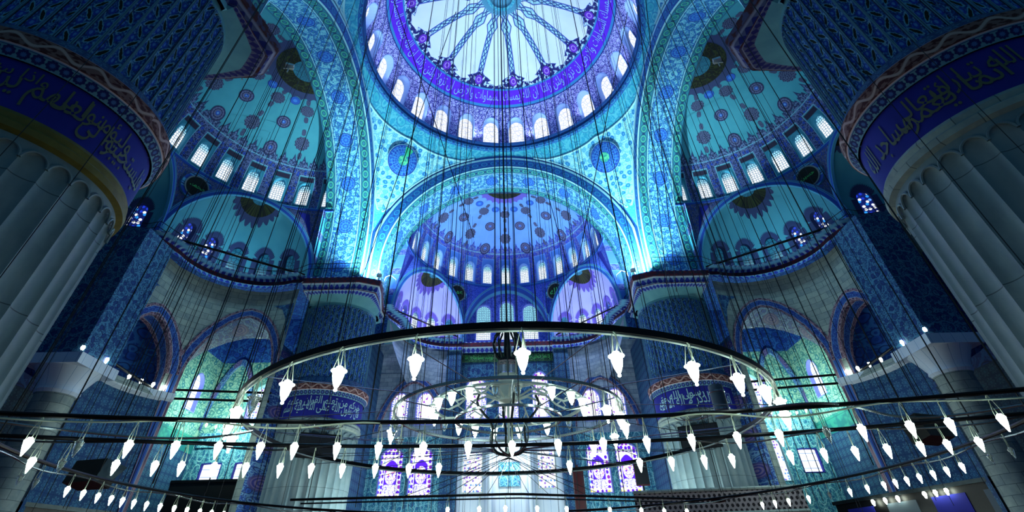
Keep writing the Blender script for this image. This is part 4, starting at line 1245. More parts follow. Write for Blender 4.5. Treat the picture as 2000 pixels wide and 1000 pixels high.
# stained panes need their own size
for nm_, fn, w, h, e in (('violet stained glass', p_purple, 1.02, 3.3, 1.7), ('pale stained glass', p_pale, .8, 3.0, 1.2), ('lilac stained glass', p_lilac, .78, 2.75, 1.5), ('bright stained glass', p_pale, .95, 3.2, 1.3)):
    mat(nm_, fn(w, h), emit=e)
YQ = 23.6
PQ = lambda x, z, d=0.0: (x, YQ + d, z)
for sg, wd in ((-1, 'clock'), (1, 'pulpit')):
    lo = [(sg * x, .82 + .12, 7.3, 10.4, 11.0, .3, 'lavender reveal', 'violet stained glass', 'tall violet stained glass window at the foot of the far wall, %s on the %s side' % (w_, wd), 2) for x, w_ in ((10.35, 'outer one'), (7.75, 'inner one'))]
    up = [(sg * x, .78, 12.95, 15.0, 15.75, .3, 'lavender reveal', 'lilac stained glass', 'upper lilac stained glass window under the pointed blind arch, %s on the %s side' % (w_, wd), 2) for x, w_ in ((10.2, 'outer one'), (7.85, 'inner one'))]
    a, b = sorted((sg * 5.9, sg * 13.2))
    flat_wall('wall_qibla_lower_' + wd, PQ, a, b, 0, 11.9, lo, 'teal tile', 'far wall of teal tiles with two violet windows on the %s side' % wd)
    flat_wall('wall_qibla_middle_' + wd, PQ, a, b, 11.9, 17.6, up, 'blue stone', 'far wall of pale blue stone with two lilac windows on the %s side' % wd)
    m = M(); cxm = sg * 9.0
    def pa(t, k): return (cxm + (2.75 + k) * cos(t), YQ - .12, 12.4 + (4.2 + k * 1.1) * (1 - abs(cos(t)) ** 1.75) ** .62)
    m.grid(lambda t, i: (lambda p: (p[0], p[1] + (.12, 0, 0, .12)[i], p[2]))(pa(t, (0, .06, .62, .7)[i])), rng(0, pi, 30), range(4), lambda t, i: (t * 3, (0, .1, 1.3, 1.4)[i]))
    o = m.build('trim_blind_arch', 'niche arch paint'); tag(o, 'pointed blind arch framing the two lilac windows on the %s side' % wd, 'arch', kind='structure')
    # stone squinch from the flat wall out to the round exedra
    m = M(); X, base, tA, tB = HALVES[('qibla', sg)]
    def sq_(t, k):
        b_ = base(t); fl = Vector((max(-13.2, min(13.2, b_.x)), YQ)); P0 = Vector((b_.x, b_.y, 19.6)); P1 = Vector((b_.x * .55 + 9.0 * sg * .45, YQ, 16.9 - abs(b_.x - 9 * sg) * .25)); C = Vector((b_.x, b_.y, 17.8))
        return P0 * (1 - k) ** 2 + C * 2 * k * (1 - k) + P1 * k * k
    m.grid(sq_, rng(tA, tB, 40), rng(0, 1, 10), lambda t, k: (t * 5.1, 19.6 - k * 4.0))
    o = m.build('wall_squinch_' + wd, 'blue stone'); tag(o, 'hollow of pale blue masonry under the lavender exedra on the %s side' % wd, 'wall', kind='structure')
    m = M(); a, b = sorted((sg * 5.9, sg * 13.4)); m.grid(lambda x, z: (x, YQ + .06, z), rng(a, b, 6), [17.5, 19, 20.6], lambda x, z: (x, z)); o = m.build('wall_qibla_top_' + wd, 'blue stone'); tag(o, 'strip of pale blue masonry above the lilac windows on the %s side' % wd, 'wall', kind='structure')
    # tiled pilaster between this bay and the middle
    m = M(); a, b = sorted((sg * 4.6, sg * 6.0)); m.box(a, b, YQ - .5, YQ + .9, 0, 19.5)
    for f in range(len(m.f)): pass
    o = m.build('wall_pilaster_' + wd, 'blue tile', smooth=False); tag(o, 'tiled pilaster beside the far niche on the %s side' % wd, 'pilaster', kind='structure')
    # tiled wall between the exedra wall and the round pier
    m = M(); a, b = sorted((sg * 10.9, sg * 13.6)); m.box(a, b, 16.0, YQ + .2, 0, 19.5)
    if sg: 
        m = M(); m.grid(lambda y, z: (sg * 12.4, y, z), rng(15.5, YQ, 4), rng(0, 19.4, 6), lambda y, z: (y, z))
    o = m.build('wall_return_' + wd, 'blue tile', smooth=False); tag(o, 'narrow tiled wall between the distant pier and the far wall on the %s side' % wd, 'wall', kind='structure')
YC = 24.2
PC = lambda x, z, d=0.0: (x, YC + d, z)
flat_wall('wall_qibla_centre', PC, -4.7, 4.7, 11.9, 18.5, [(-3.1, .95, 13.5, 16.4, 17.2, .3, 'lavender reveal', 'lilac stained glass', 'lilac window below the green inscription on the clock side', 2), (0, .9, 13.5, 16.4, 17.2, .3, 'lavender reveal', 'lilac stained glass', 'lilac window below the green inscription, middle one hidden behind the chandelier hub', 2), (3.1, .75, 13.5, 16.9, 17.7, .3, 'lavender reveal', 'lilac stained glass', 'lilac window below the green inscription on the pulpit side', 2)], 'floral tile', 'far middle wall of blue floral tile below the green inscription')
flat_wall('wall_qibla_niche', PC, -6.0, 6.0, 0, 11.9, [(-3.3, .85, 7.6, 10.7, 10.75, .3, 'white enamel', 'pale stained glass', 'overexposed pale stained window beside the marble niche on the clock side', 1), (3.25, .75, 7.8, 10.6, 10.65, .3, 'white enamel', 'pale stained glass', 'overexposed pale stained window beside the marble niche on the pulpit side', 1)], 'white marble', 'bright white marble wall around the far niche')
ip = M(); ip.box(-4.55, 4.55, YC - .25, YC, 18.75, 19.45); o = ip.build('inscription_panel', ['green inscription'], smooth=False)
tag(o, 'long dark green inscription panel on the far wall under the straight cornice', 'panel')
me, b4 = text_mesh('كلما دخل عليها زكريا المحراب وجد عندها رزقا', 1.0)
t_ = M(); t_.add(me, lambda co: (-4.3 + (co.x - b4[0]) / (b4[1] - b4[0]) * 8.6, YC - .27, 18.85 + (co.y - b4[2]) / (b4[3] - b4[2]) * .5)); t_.build('lettering', 'green letters', o, smooth=False)
ub = M(); ub.grid(lambda x, z: (x, YC, z), [-4.7, 0, 4.7], [18.5, 19.0, 19.7], lambda x, z: (x, z)); o = ub.build('wall_qibla_band', 'blue tile'); tag(o, 'tiled band behind the green inscription panel', 'wall', kind='structure')
# outer walls
PL = lambda y, z, d=0.0: (-29 - d, y, z)
PR = lambda y, z, d=0.0: (29 + d, y, z)
for P, nm, wd in ((PL, 'left', 'cable-coil'), (PR, 'right', 'loudspeaker')):
    flat_wall('wall_%s_aisle_high' % nm, P, 15, 26, 19.5, 25, [], 'vault paint', 'blue painted upper outer wall of the lit aisle on the ' + wd + ' side')
    flat_wall('wall_%s_aisle' % nm, P, 15, 26, 11.2, 19.5, [(22.2, .8, 14.3, 16.6, 17.5, .4, 'lavender reveal', 'plain daylit glass', 'pale window deep in the lit aisle, ' + wd + ' side', 2)], 'aisle tile', 'pale green patterned outer wall of the lit aisle on the ' + wd + ' side')
    flat_wall('wall_%s' % nm, P, -20, 15, 11.2, 25, [(6.6, .75, 13.1, 14.6, 15.4, .4, 'lavender reveal', 'daylit blue glass', 'blue-white window glimpsed behind the near pier above the column capital, ' + wd + ' side', 2), (10.9, .6, 12.9, 14.2, 14.9, .4, 'lavender reveal', 'daylit blue glass', 'narrow blue window seen past the narrow arch, ' + wd + ' side', 2)], 'vault paint', 'dark blue painted outer wall on the ' + wd + ' side')
    flat_wall('wall_%s_low' % nm, P, -20, 26, 0, 11.2, [(8.0, .8, 8.0, 9.4, 9.45, .3, 'fringe', 'blue daylit glass', 'low blue window seen under the lamps, first on the ' + wd + ' side', 1), (11.2, .8, 8.2, 9.6, 9.65, .3, 'fringe', 'blue daylit glass', 'low blue window seen under the lamps, second on the ' + wd + ' side', 1), (-3.0, .8, 8.0, 9.6, 9.65, .3, 'fringe', 'blue daylit glass', 'low blue window behind the near pier on the ' + wd + ' side', 1)], 'blue tile', 'blue tiled lower outer wall on the ' + wd + ' side')
PB = lambda x, z, d=0.0: (x, 25 + d, z)
for sg, wd in ((-1, 'cable-coil'), (1, 'loudspeaker')):
    a, b = sorted((sg * 12.9, sg * 29.0))
    hi = [(sg * 23.7, 1.35, 13.7, 16.2, 17.3, .4, 'pale frame', 'bright stained glass', 'large white stained window in the lit aisle beside the ' + wd + ' pier', 2)]
    top = [(sg * 26.0, .5, 22.1, 22.95, 23.0, .3, 'white enamel', 'plain daylit glass', 'small bright square window high under the aisle vault, ' + wd + ' side', 1)]
    lo = [(sg * 26.8, .85, 9.1, 10.35, 10.4, .3, 'inscription ground', 'plain daylit glass', 'small blue-framed window low in the lit aisle, farther from the cable-coil pier', 1), (sg * 23.7, .95, 9.1, 10.35, 10.4, .3, 'inscription ground', 'plain daylit glass', 'small blue-framed window low in the lit aisle, closer to the cable-coil pier', 1)] if sg < 0 else [(sg * 24.0, .95, 8.0, 10.9, 11.5, .3, 'pale frame', 'bright stained glass', 'lower window of the lit aisle, the one closer to the ' + wd + ' pier', 2), (sg * 27.2, .85, 8.6, 10.35, 10.4, .3, 'inscription ground', 'plain daylit glass', 'lower window of the lit aisle, farther from the ' + wd + ' pier', 1)]
    flat_wall('wall_back_high_' + wd.replace('-', '_'), PB, a, b, 19.5, 25, top, 'vault paint', 'blue painted upper end wall of the aisle on the ' + wd + ' side')
    flat_wall('wall_back_' + wd.replace('-', '_'), PB, a, b, 12.0, 19.5, hi, 'aisle tile', 'pale green patterned end wall of the lit aisle on the ' + wd + ' side')
    flat_wall('wall_back_low_' + wd.replace('-', '_'), PB, a, b, 0, 12.0, lo, 'teal tile', 'teal tiled end wall of the lit aisle on the ' + wd + ' side')
    # painted blind arch on the end wall of the aisle
    m = M(); cxm = sg * 27.0
    m.grid(lambda t, i: (cxm + (1.9 + (0, .05, .5, .56)[i]) * cos(t), 25 - (0, .2, .2, 0)[i], 13.2 + (6.0 + (0, .05, .6, .66)[i]) * (1 - abs(cos(t)) ** 1.75) ** .62), rng(0, pi, 28), range(4), lambda t, i: (t * 3, i * .4))
    o = m.build('trim_aisle_arch', 'aisle arch paint'); tag(o, 'painted blind arch on the aisle end wall, ' + wd + ' side', 'arch', kind='structure')
    m = M(); g_ = 0.75
    for i in range(16):
        for j in range(60):
            x0, y0 = sg * (17 + g_ * i), -20 + g_ * j; xm_, ym_ = abs(x0) + g_ / 2, y0 + g_ / 2
            if hypot(xm_ - 15.5, ym_) < 11.2 or hypot(xm_ - 18.4, abs(ym_) - 5.2) < 6.4 or hypot(xm_ - 24.4, ym_) < 4.6: continue
            m.poly([(x, y, 23.4 + .8 * sin(pi * (abs(x) - 17) / 12)) for x, y in ((x0, y0), (x0 + sg * g_, y0), (x0 + sg * g_, y0 + g_), (x0, y0 + g_))], [(x, y) for x, y in ((x0, y0), (x0 + sg * g_, y0), (x0 + sg * g_, y0 + g_), (x0, y0 + g_))])
    o = m.build('ceiling_aisle', 'vault paint'); tag(o, 'blue painted aisle vault on the ' + wd + ' side', 'ceiling', kind='structure')
    # inscription over the aisle wall
    me, b4 = text_mesh('وما توفيقى الا بالله عليه توكلت', 1.0)
    t_ = M(); t_.box(min(sg * 21.5, sg * 28.7), max(sg * 21.5, sg * 28.7), 24.8, 25, 11.7, 12.9)
    o = t_.build('aisle_inscription_panel', 'teal tile', smooth=False); tag(o, 'sea-green tile panel with white lettering on the aisle end wall, ' + wd + ' side', 'panel')
    t_ = M(); t_.add(me, lambda co: (sg * 25.1 - 3.1 + (co.x - b4[0]) / (b4[1] - b4[0]) * 6.2, 24.77, 11.9 + (co.y - b4[2]) / (b4[3] - b4[2]) * .75)); t_.build('lettering', 'pale letters', o, smooth=False)
fl = M(); fl.grid(lambda x, y: (x, y, 0), rng(-30, 30, 6), rng(-32, 26, 6)); o = fl.build('floor', 'carpet'); tag(o, 'deep red carpeted floor below the frame', 'floor', kind='structure')
# ------------------------------------------------------------------ glass lamps
def lamp_proto(kind):
    """origin at the ring; the glass hangs below. kinds: 'ring' (hook, chains, cup with ball tip) 'rail' (pointed drop) x lit/unlit, 'arm' (cup in a holder)"""
    style, lit = kind
    root = empty('glass_lamp')
    g = 'lit lamp glass' if lit else 'clear lamp glass'
    if style == 'ring': prof, dz = [(.0, -.235), (.022, -.225), (.026, -.205), (.014, -.19), (.03, -.17), (.06, -.10), (.078, -.02), (.085, .03), (.115, .05), (.115, .062), (.06, .07), (.05, .11), (.03, .12)], -.40
    elif style == 'arm': prof, dz = [(.0, -.20), (.02, -.19), (.02, -.17), (.045, -.14), (.075, -.04), (.085, .05), (.095, .07), (.07, .075)], 0
    else: prof, dz = [(.0, -.16), (.008, -.155), (.022, -.11), (.045, -.04), (.052, .0), (.06, .035), (.04, .05), (.03, .075)], -.34
    m = M(); m.lathe([(r, z + dz) for r, z in prof], 14); m.build('glass', g, root)
    m = M()
    if style == 'ring':
        for a in (0.4, 2.5, 4.6): m.tube([(.02 * cos(a), .02 * sin(a), -.02), (.10 * cos(a), .10 * sin(a), dz + .06)], .006, 4)
        m.tube([(.0, 0, .03), (.05, 0, -.03), (.05, 0, -.15), (.02, 0, dz + .13)], .011, 5); m.build('hanger', 'pale wire', root)
    elif style == 'rail':
        for a in (0.6, 3.7): m.tube([(.0, 0, 0), (.045 * cos(a), .045 * sin(a), dz + .14), (.05 * cos(a), .05 * sin(a), dz + .03)], .004, 4)
        m.tube([(.0, 0, .03), (.035, 0, -.04), (.012, 0, dz + .08)], .007, 5); m.build('hanger', 'pale wire', root)
    else:
        m.lathe([(.10, .06), (.112, .065), (.112, .09), (.10, .095), (.07, .09)], 16); m.build('holder', 'white enamel', root)
    if not lit:
        m = M(); m.lathe([(.0, dz - .07), (.018, dz - .05), (.02, dz), (.008, dz + .03)], 8); m.build('bulb', 'pale wire', root)
    return root
PROTO = {}
def put_lamp(kind, loc, rz, label, group, k=1.0):
    if kind not in PROTO:
        PROTO[kind] = lamp_proto(kind); r = PROTO[kind]
    else:
        p = PROTO[kind]; r = p.copy(); COL.objects.link(r)
        for ch in p.children:
            c = ch.copy(); COL.objects.link(c); c.parent = r
    r.location = loc; r.rotation_euler = (0, 0, rz); r.scale = (k, k, k)
    return tag(r, label, 'lamp', group)

# ------------------------------------------------------------------ the chandelier
CC = (-.16, -11.0)
ch = empty('chandelier', (CC[0], CC[1], 3.85)); tag(ch, 'many-armed steel chandelier with two great hoops round a central hub and scrolled basket', 'chandelier')
P3_ = lambda a, r, z: (CC[0] + r * sin(rad(a)), CC[1] - r * cos(rad(a)), z)
def hoop(z, r, w, h, name, mt, par, n=96, c=CC):
    m = M(); m.lathe([(r, z - h / 2), (r + w, z - h / 2), (r + w, z + h / 2), (r, z + h / 2), (r, z - h / 2)], n, (c[0], c[1], 0)); return m.build(name, mt, par)
hoop(4.42, 5.88, .05, .10, 'outer_hoop', 'dark iron', ch)
m = M(); m.tube([P3_(a, 5.86, 4.36) for a in rng(0, 357, 119)], .018, 6, closed=True); m.build('hoop_rim', 'white enamel', ch); hoop(4.74, 2.70, .05, .06, 'inner_hoop', 'steel', ch); hoop(4.92, 1.80, .07, .05, 'arm_hoop', 'white enamel', ch); hoop(4.62, 1.25, .05, .05, 'lower_arm_hoop', 'steel', ch)
P3 = lambda a, r, z: (CC[0] + r * sin(rad(a)), CC[1] - r * cos(rad(a)), z)
m = M(); m.lathe([(.05, 3.85), (.1, 3.88), (.05, 3.95), (.03, 4.2), (.03, 5.0), (.24, 5.05), (.24, 5.62), (.27, 5.64), (.27, 5.68), (.05, 5.7)], 32, (*CC, 0)); m.build('hub', 'white enamel', ch)
m = M()
for k in range(10): m.tube([P3(36 * k, r_, z_) for r_, z_ in ((.10, 6.0), (.20, 6.08), (.33, 6.25), (.38, 6.48), (.33, 6.7), (.20, 6.86), (.14, 6.95), (.20, 7.08))], .028, 5)
m.lathe([(.18, 6.04), (.22, 6.04), (.22, 6.10), (.18, 6.10)], 24, (*CC, 0)); m.lathe([(.16, 6.9), (.22, 6.92), (.22, 6.98), (.16, 7.0)], 24, (*CC, 0)); m.lathe([(.07, 6.0), (.09, 6.3), (.07, 6.9), (.03, 7.2)], 12, (*CC, 0)); m.build('vase', 'bronze', ch)
m = M(); m.lathe([(.275, 5.7), (.275, 6.0), (.05, 6.0)], 32, (*CC, 0)); m.build('glass_cylinder', 'clear lamp glass', ch)
m = M()
for k in range(6): m.tube([P3(60 * k, .26, 5.66), P3(60 * k, .26, 6.02)], .015, 5)
m.build('cylinder_cage', 'steel', ch)
for k in range(8):
    a = 45 * k + 10; m = M()
    pts = [P3(a, .04, 3.86), P3(a, .30, 3.90), P3(a, .42, 4.08), P3(a, .38, 4.34), P3(a, .40, 4.55), P3(a, .66, 4.80), P3(a, .80, 5.02), P3(a, .70, 5.22)] if k % 2 == 0 else [P3(a, .04, 3.86), P3(a, .36, 3.92), P3(a, .54, 4.10), P3(a, .56, 4.36), P3(a, .42, 4.54), P3(a, .40, 4.62)]
    # smooth the bar
    q = []
    for i in range(len(pts) - 1):
        for t in (0, .33, .66): q.append(tuple(pts[i][j] + (pts[i + 1][j] - pts[i][j]) * t for j in range(3)))
    q.append(pts[-1]); 
    for _ in range(2): q = [q[0]] + [tuple((q[i - 1][j] + 2 * q[i][j] + q[i + 1][j]) / 4 for j in range(3)) for i in range(1, len(q) - 1)] + [q[-1]]
    m.tube(q, .032 if k % 2 == 0 else .024, 6); m.build('basket_bar', 'steel' if k % 2 else 'bronze', ch)
for k in range(12):
    a = 30 * k + 5; m = M()
    q = [P3(a, .24, 5.1), P3(a, .6, 5.25), P3(a, .95, 5.2), P3(a, 1.2, 4.98), P3(a, 1.45, 4.86), P3(a, 1.82, 4.9)]
    m.tube(q, .026, 6); m.tube([P3(a, 1.2, 4.98), P3(a + 5, 1.38, 5.12), P3(a + 9, 1.5, 5.02), P3(a + 6, 1.42, 4.95)], .018, 5); m.build('arm', 'white enamel', ch)
for k in range(12):
    a = 30 * k + 2; m = M(); m.tube([P3(a, 1.25, 4.62), P3(a, 2.7, 4.72)], .013, 4); m.tube([P3(a + 12, 2.7, 4.72), P3(a + 12, 5.9, 4.40)], .010, 4); m.build('spoke', 'steel', ch)
for k in range(34):
    a = 72 + 216 * k / 33; m = M(); m.tube([P3(a, .35, 3.98), P3(a, 5.6 - (k % 3) * .5, 4.02 + .1 * (k % 4))], .007, 4); m.build('spoke', 'steel', ch)
for k in range(11):
    x_ = -3.0 + .56 * k; m = M(); m.tube([P3(150 + 6 * k, .3, 3.92), (x_, -8.45 + max(0, x_) * .38, 3.42)], .008, 4); m.build('stay_cable', 'wire', ch)
m = M(); m.tube([(*CC, 7.1), (*CC, 30)], .03, 6); m.build('main_chain', 'wire', ch)
for k in range(3):
    m = M(); m.tube([P3(120 * k + 40, .3, 6.6), P3(120 * k + 40, .34, 6.0), P3(120 * k + 40, .32, 5.3)], .012, 4); m.build('hub_cable', 'pale wire', ch)
top = [-35.2, -24.6, -12.6, 1.8, 14.8, 27.4, 37.7, 46.8, 56.1, -44.8, -53.5, -62.6, 66.0, -74.0]
for i, a in enumerate(sorted(top)):
    lit = a != -44.8
    put_lamp(('ring', lit), P3(a, 5.91, 4.36), rad(40 * i), ('lit' if lit else 'dark unlit') + ' lamp on the outer chandelier hoop, ' + nth(i) + ' round from the gilt-banded pier', 'lamps on the outer hoop')
arm = [(-79, 1), (-58.5, 1), (-42, 1), (-26.8, 1), (-8.4, 0), (6.2, 0), (30.6, 1), (49.3, 1), (67.5, 1), (90, 1), (-100, 1), (-118, 0), (-135, 1), (-151, 1), (-168, 1), (171, 1), (146, 1), (122, 0)]
for i, (a, lit) in enumerate(sorted(arm)):
    put_lamp(('arm', bool(lit)), P3(a, 1.86, 4.80), rad(30 * i), ('lit' if lit else 'unlit clear') + ' cup lamp in a chandelier arm, ' + nth(i) + ' round from the far side', 'cup lamps on the chandelier arms')
inn = [(-82.3, 1), (-100.3, 0), (-65.9, 0), (48.5, 1), (81.8, 1), (104.5, 1), (62, 1), (-120, 1), (125, 1)]
for i, (a, lit) in enumerate(sorted(inn)):
    put_lamp(('ring', bool(lit)), P3(a, 2.73, 4.70), rad(50 * i), ('lit' if lit else 'unlit clear') + ' lamp on the inner chandelier hoop, ' + nth(i) + ' round from the far side', 'lamps on the inner hoop')

# ------------------------------------------------------------------ lamp rails and rings hung low over the hall
def rail(name, pts, r, label, extra=(), mt='dark iron'):
    root = empty(name, pts[len(pts) // 2]); tag(root, label, 'lamp rail', 'iron lamp rails')
    m = M(); m.tube(pts, r, 8); m.build('bar', mt, root)
    for i, (p, rr, mm) in enumerate(extra):
        m = M(); m.tube(p, rr, 5); m.build('cable', mm, root)
    return root
def curveB(x): return -15.12 - (x * x) * .0195
def curveC(x): return -14.25 - (x - .3) ** 2 * .0235
def curveF(x): return -8.4 + max(0, x) * .38
def wob(f, z, x0, x1, n, dz, ph):
    return [(x, f(x) + .05 * sin(x * 3 + ph), z + dz * sin(x * 2.1 + ph) - .03) for x in rng(x0, x1, n)]
rail('lamp_rail', [(x, curveB(x), 3.6) for x in rng(-10, 10, 50)], .034, 'long curved iron lamp rail crossing the whole hall just under the chandelier basket',
     [(wob(curveB, 3.58, -10, -2.2, 30, .035, 0), .014, 'pale wire'), (wob(curveB, 3.56, 2.4, 10, 30, .05, 2), .014, 'pale wire'), ([(x, curveB(x) + .5 + .9 * sin((x + 8) * .8), 3.62) for x in rng(-9, -4.4, 24)], .02, 'steel'), ([(x, curveB(x) + .6 + .8 * sin(x * 1.1), 3.6) for x in rng(3.2, 8.6, 24)], .02, 'steel')])
rail('lamp_rail', [(x, curveC(x), 3.42) for x in rng(-10, 10, 50)], .03, 'second curved iron lamp rail hung a little lower behind the first',
     [(wob(curveC, 3.42, -9, -3, 24, .04, 1), .014, 'wire'), (wob(curveC, 3.4, 3, 9.5, 24, .05, 3), .014, 'steel')])
rail('lamp_rail', [(x, curveF(x), 3.42) for x in rng(-6, 6.4, 30)] + [(6.6, -5.75, 3.42), (6.5, -5.5, 3.42), (6.2, -5.6, 3.42)] , .03, 'straight iron lamp rail low down in front of the marble niche', [([(x, curveF(x) + .8, 3.42) for x in rng(-6, 6.2, 20)], .02, 'wire')])
DC = (0, -13.0); DR = 8.08
D3 = lambda a, z, r=DR: (DC[0] + r * sin(rad(a)), DC[1] - r * cos(rad(a)), z)
root = rail('lamp_ring', [D3(a, 3.32) for a in rng(-168, -62, 60)], .028, 'low iron lamp ring curving away past the black loudspeaker box by the gilt-banded pier', [([D3(a, 3.28 + .03 * sin(a * .4), DR + .15) for a in rng(-165, -70, 60)], .014, 'steel')])
root2 = rail('lamp_ring', [D3(a, 3.32) for a in rng(62, 168, 60)], .028, 'low iron lamp ring curving away past the loudspeaker box by the stone-banded pier', [([D3(a, 3.28 + .03 * sin(a * .4), DR + .15) for a in rng(70, 165, 60)], .014, 'steel')])
BX = [(-6.85, 1), (-6.26, 0), (-5.65, 1), (-5.05, 1), (-4.48, 1), (-3.9, 1), (-3.42, 1), (-2.8, 1), (-2.18, 1), (-1.5, 1), (-.81, 1), (-.13, 1), (.59, 1), (1.29, 1), (1.96, 1), (2.64, 1), (3.32, 1), (3.93, 1), (4.6, 0), (5.08, 1), (5.72, 1), (6.22, 1), (6.86, 1)]
for i, (x, lit) in enumerate(BX):
    put_lamp(('rail', bool(lit)), (x, curveB(x), 3.57), rad(70 * i), ('lit' if lit else 'unlit clear') + ' pointed lamp on the long upper rail, ' + nth(i) + ' from the gilt-banded pier', 'lamps on the upper rail')
CX = [(-7.1, 1), (-6.75, 0), (-6.1, 1), (-5.6, 1), (-5.25, 1), (-4.8, 1), (-4.35, 1), (-3.85, 1), (-3.38, 1), (-2.9, 1), (-2.38, 1), (-1.84, 1), (-1.35, 1), (.84, 1), (2.01, 1), (2.53, 1), (3.06, 1), (3.5, 1), (4.4, 1), (4.9, 1), (5.35, 1), (5.8, 1), (6.25, 1), (6.6, 1), (7.0, 1)]
for i, (x, lit) in enumerate(CX):
    put_lamp(('rail', bool(lit)), (x, curveC(x), 3.39), rad(55 * i), ('lit' if lit else 'unlit clear') + ' pointed lamp on the second rail, ' + nth(i) + ' from the gilt-banded pier', 'lamps on the second rail', .88)
DL = [(-87, 1), (-90, 1), (-92.8, 1), (-95.3, 1), (-97.4, 1), (-99.6, 1), (-102, 1), (-104.6, 1), (-107.3, 1), (-109.8, 1), (-112.3, 1), (-114.6, 1), (-117, 1), (-81, 0), (-78, 0)]
for i, (a, lit) in enumerate(sorted(DL, key=lambda q: -q[0])):
    put_lamp(('rail', bool(lit)), D3(a, 3.29), rad(35 * i), ('lit' if lit else 'unlit clear') + ' small lamp on the gilt-side low ring, ' + nth(i) + ' going away from the viewer', 'lamps on the gilt-side low ring', .72)
DRs = [(125.6, 1), (123, 1), (120.2, 1), (116.2, 1), (112, 0), (108, 1), (104.6, 1), (101.4, 1), (99.2, 1), (97, 1), (94.6, 1), (92, 1), (89.4, 1), (86.5, 1), (81, 0), (77, 0)]
for i, (a, lit) in enumerate(sorted(DRs)):
    put_lamp(('rail', bool(lit)), D3(a, 3.29), rad(35 * i), ('lit' if lit else 'unlit clear') + ' small lamp on the stone-side low ring, ' + nth(i) + ' going away from the viewer', 'lamps on the stone-side low ring', .72)
FX = [-1.8, -.97, -.28, .57, 1.39, 2.65, 3.62, 4.35, 5.1]
for i, x in enumerate(FX):
    put_lamp(('rail', True), (x, curveF(x), 3.40), rad(35 * i), 'lit lamp low before the marble niche, ' + nth(i) + ' from the cable-coil pier', 'lamps before the niche', .9)

# ------------------------------------------------------------------ suspension wires
def cable(p, q, r, label, group=None, mt='wire'):
    m = M(); m.tube([p, q], r, 5, cap=False); o = m.build('hanging_wire', mt); return tag(o, label, 'wire', group)
rw = random.Random(4)
def vault(x, y):
    """height of the vault above a plan point"""
    if hypot(x, y) < R: return ZD + HD * sqrt(1 - (hypot(x, y) / R) ** 2)
    if abs(x) < 12.1 and abs(y) < 12.1: return 33.0
    l, o = (y, abs(x)) if abs(x) > abs(y) else (x, abs(y))
    c = 15.5
    if o < 16: return AZ + sqrt(max(1, AR ** 2 - l * l)) if abs(l) < AR else 24
    d = hypot(l, o - c)
    return 27.4 + 6.6 * max(0, 1 - (d / 9.9) ** 2.6) ** (1 / 2.6) if d < 9.5 else 26
def hang(x, y, z0, r, label, group): return cable((x, y, z0), (x, y, vault(x, y) - .05), r, label, group)
for a in rng(0, 345, 23):
    p = P3(a + 4, 5.91, 4.5); hang(p[0], p[1], 4.48, .009, 'thin dark wire rising straight up from the outer chandelier hoop', 'wires of the outer hoop')
for a in rng(0, 330, 11):
    p = P3(a, 2.73, 4.8); hang(p[0], p[1], 4.78, .010, 'thin dark wire rising straight up from the inner chandelier hoop', 'wires of the inner hoop')
for x in (-.32, -.14, .12, .3): hang(CC[0] + x, CC[1] + .1, 7.0, .014, 'dark wire in the tight bundle above the chandelier hub', 'wires above the hub')
for x in rng(-9.6, 9.6, 16): hang(x, curveB(x), 3.62, .008, 'thin dark wire holding up the long upper lamp rail', 'wires of the upper rail')
for a in list(rng(-165, -70, 9)) + list(rng(70, 165, 9)):
    p = D3(a, 3.4); hang(p[0], p[1], 3.42, .012, 'thin dark wire holding up a low lamp ring', 'wires of the low rings')
for sg, w in ((-1, 'gilt'), (1, 'stone')):
    for k in range(24):
        x = sg * rw.uniform(9.5, 22.0); y = rw.uniform(-7, 7.5)
        if abs(y) > 6.2 and abs(x) > 20: continue
        hang(x, y, 4.0, .013, 'thin dark wire hanging from the teal half dome on the %s-banded pier side' % w, 'wires of the %s side half dome' % w)
for k in range(26):
    x = rw.uniform(-7.2, 7.2); y = rw.uniform(5, 21.0)
    hang(x, y, 4.0, .012, 'thin dark wire hanging down in front of the violet-blue half dome', 'wires of the far half dome')
stays = [((-7.0, -8.2, 30.5), (-2.4, 6.0, 21.5)), ((-3.4, -5, 34.0), (-8.8, 2, 16.0)), ((8.4, -6.5, 31.0), (3.6, 3, 14.0)), ((9.4, -7.5, 31), (12.6, 8.5, 18.0)), ((-.6, 2, 33.5), (-4.8, 5, 22.5)), ((1.0, 2.0, 36.0), (4.4, 6, 18.5)), ((-9.4, -5, 31), (-12.2, 6, 16.5)), ((9.0, -7.0, 31), (12.0, 8.5, 18.4))]
for i, (p, q) in enumerate(stays):
    cable(p, q, .028 if i not in (4,) else .018, 'slanting stay wire, ' + ['running from the dome rim towards the clock-side windows', 'running down past the roundel with the green wedge', 'running down across the plain blue roundel', 'running from the dome rim to the loudspeaker pier', 'thin one over the half dome medallion', 'running from the dome axis towards the pulpit side', 'running down in front of the cable-coil pier arch', 'beside the one running to the loudspeaker pier'][i], None)

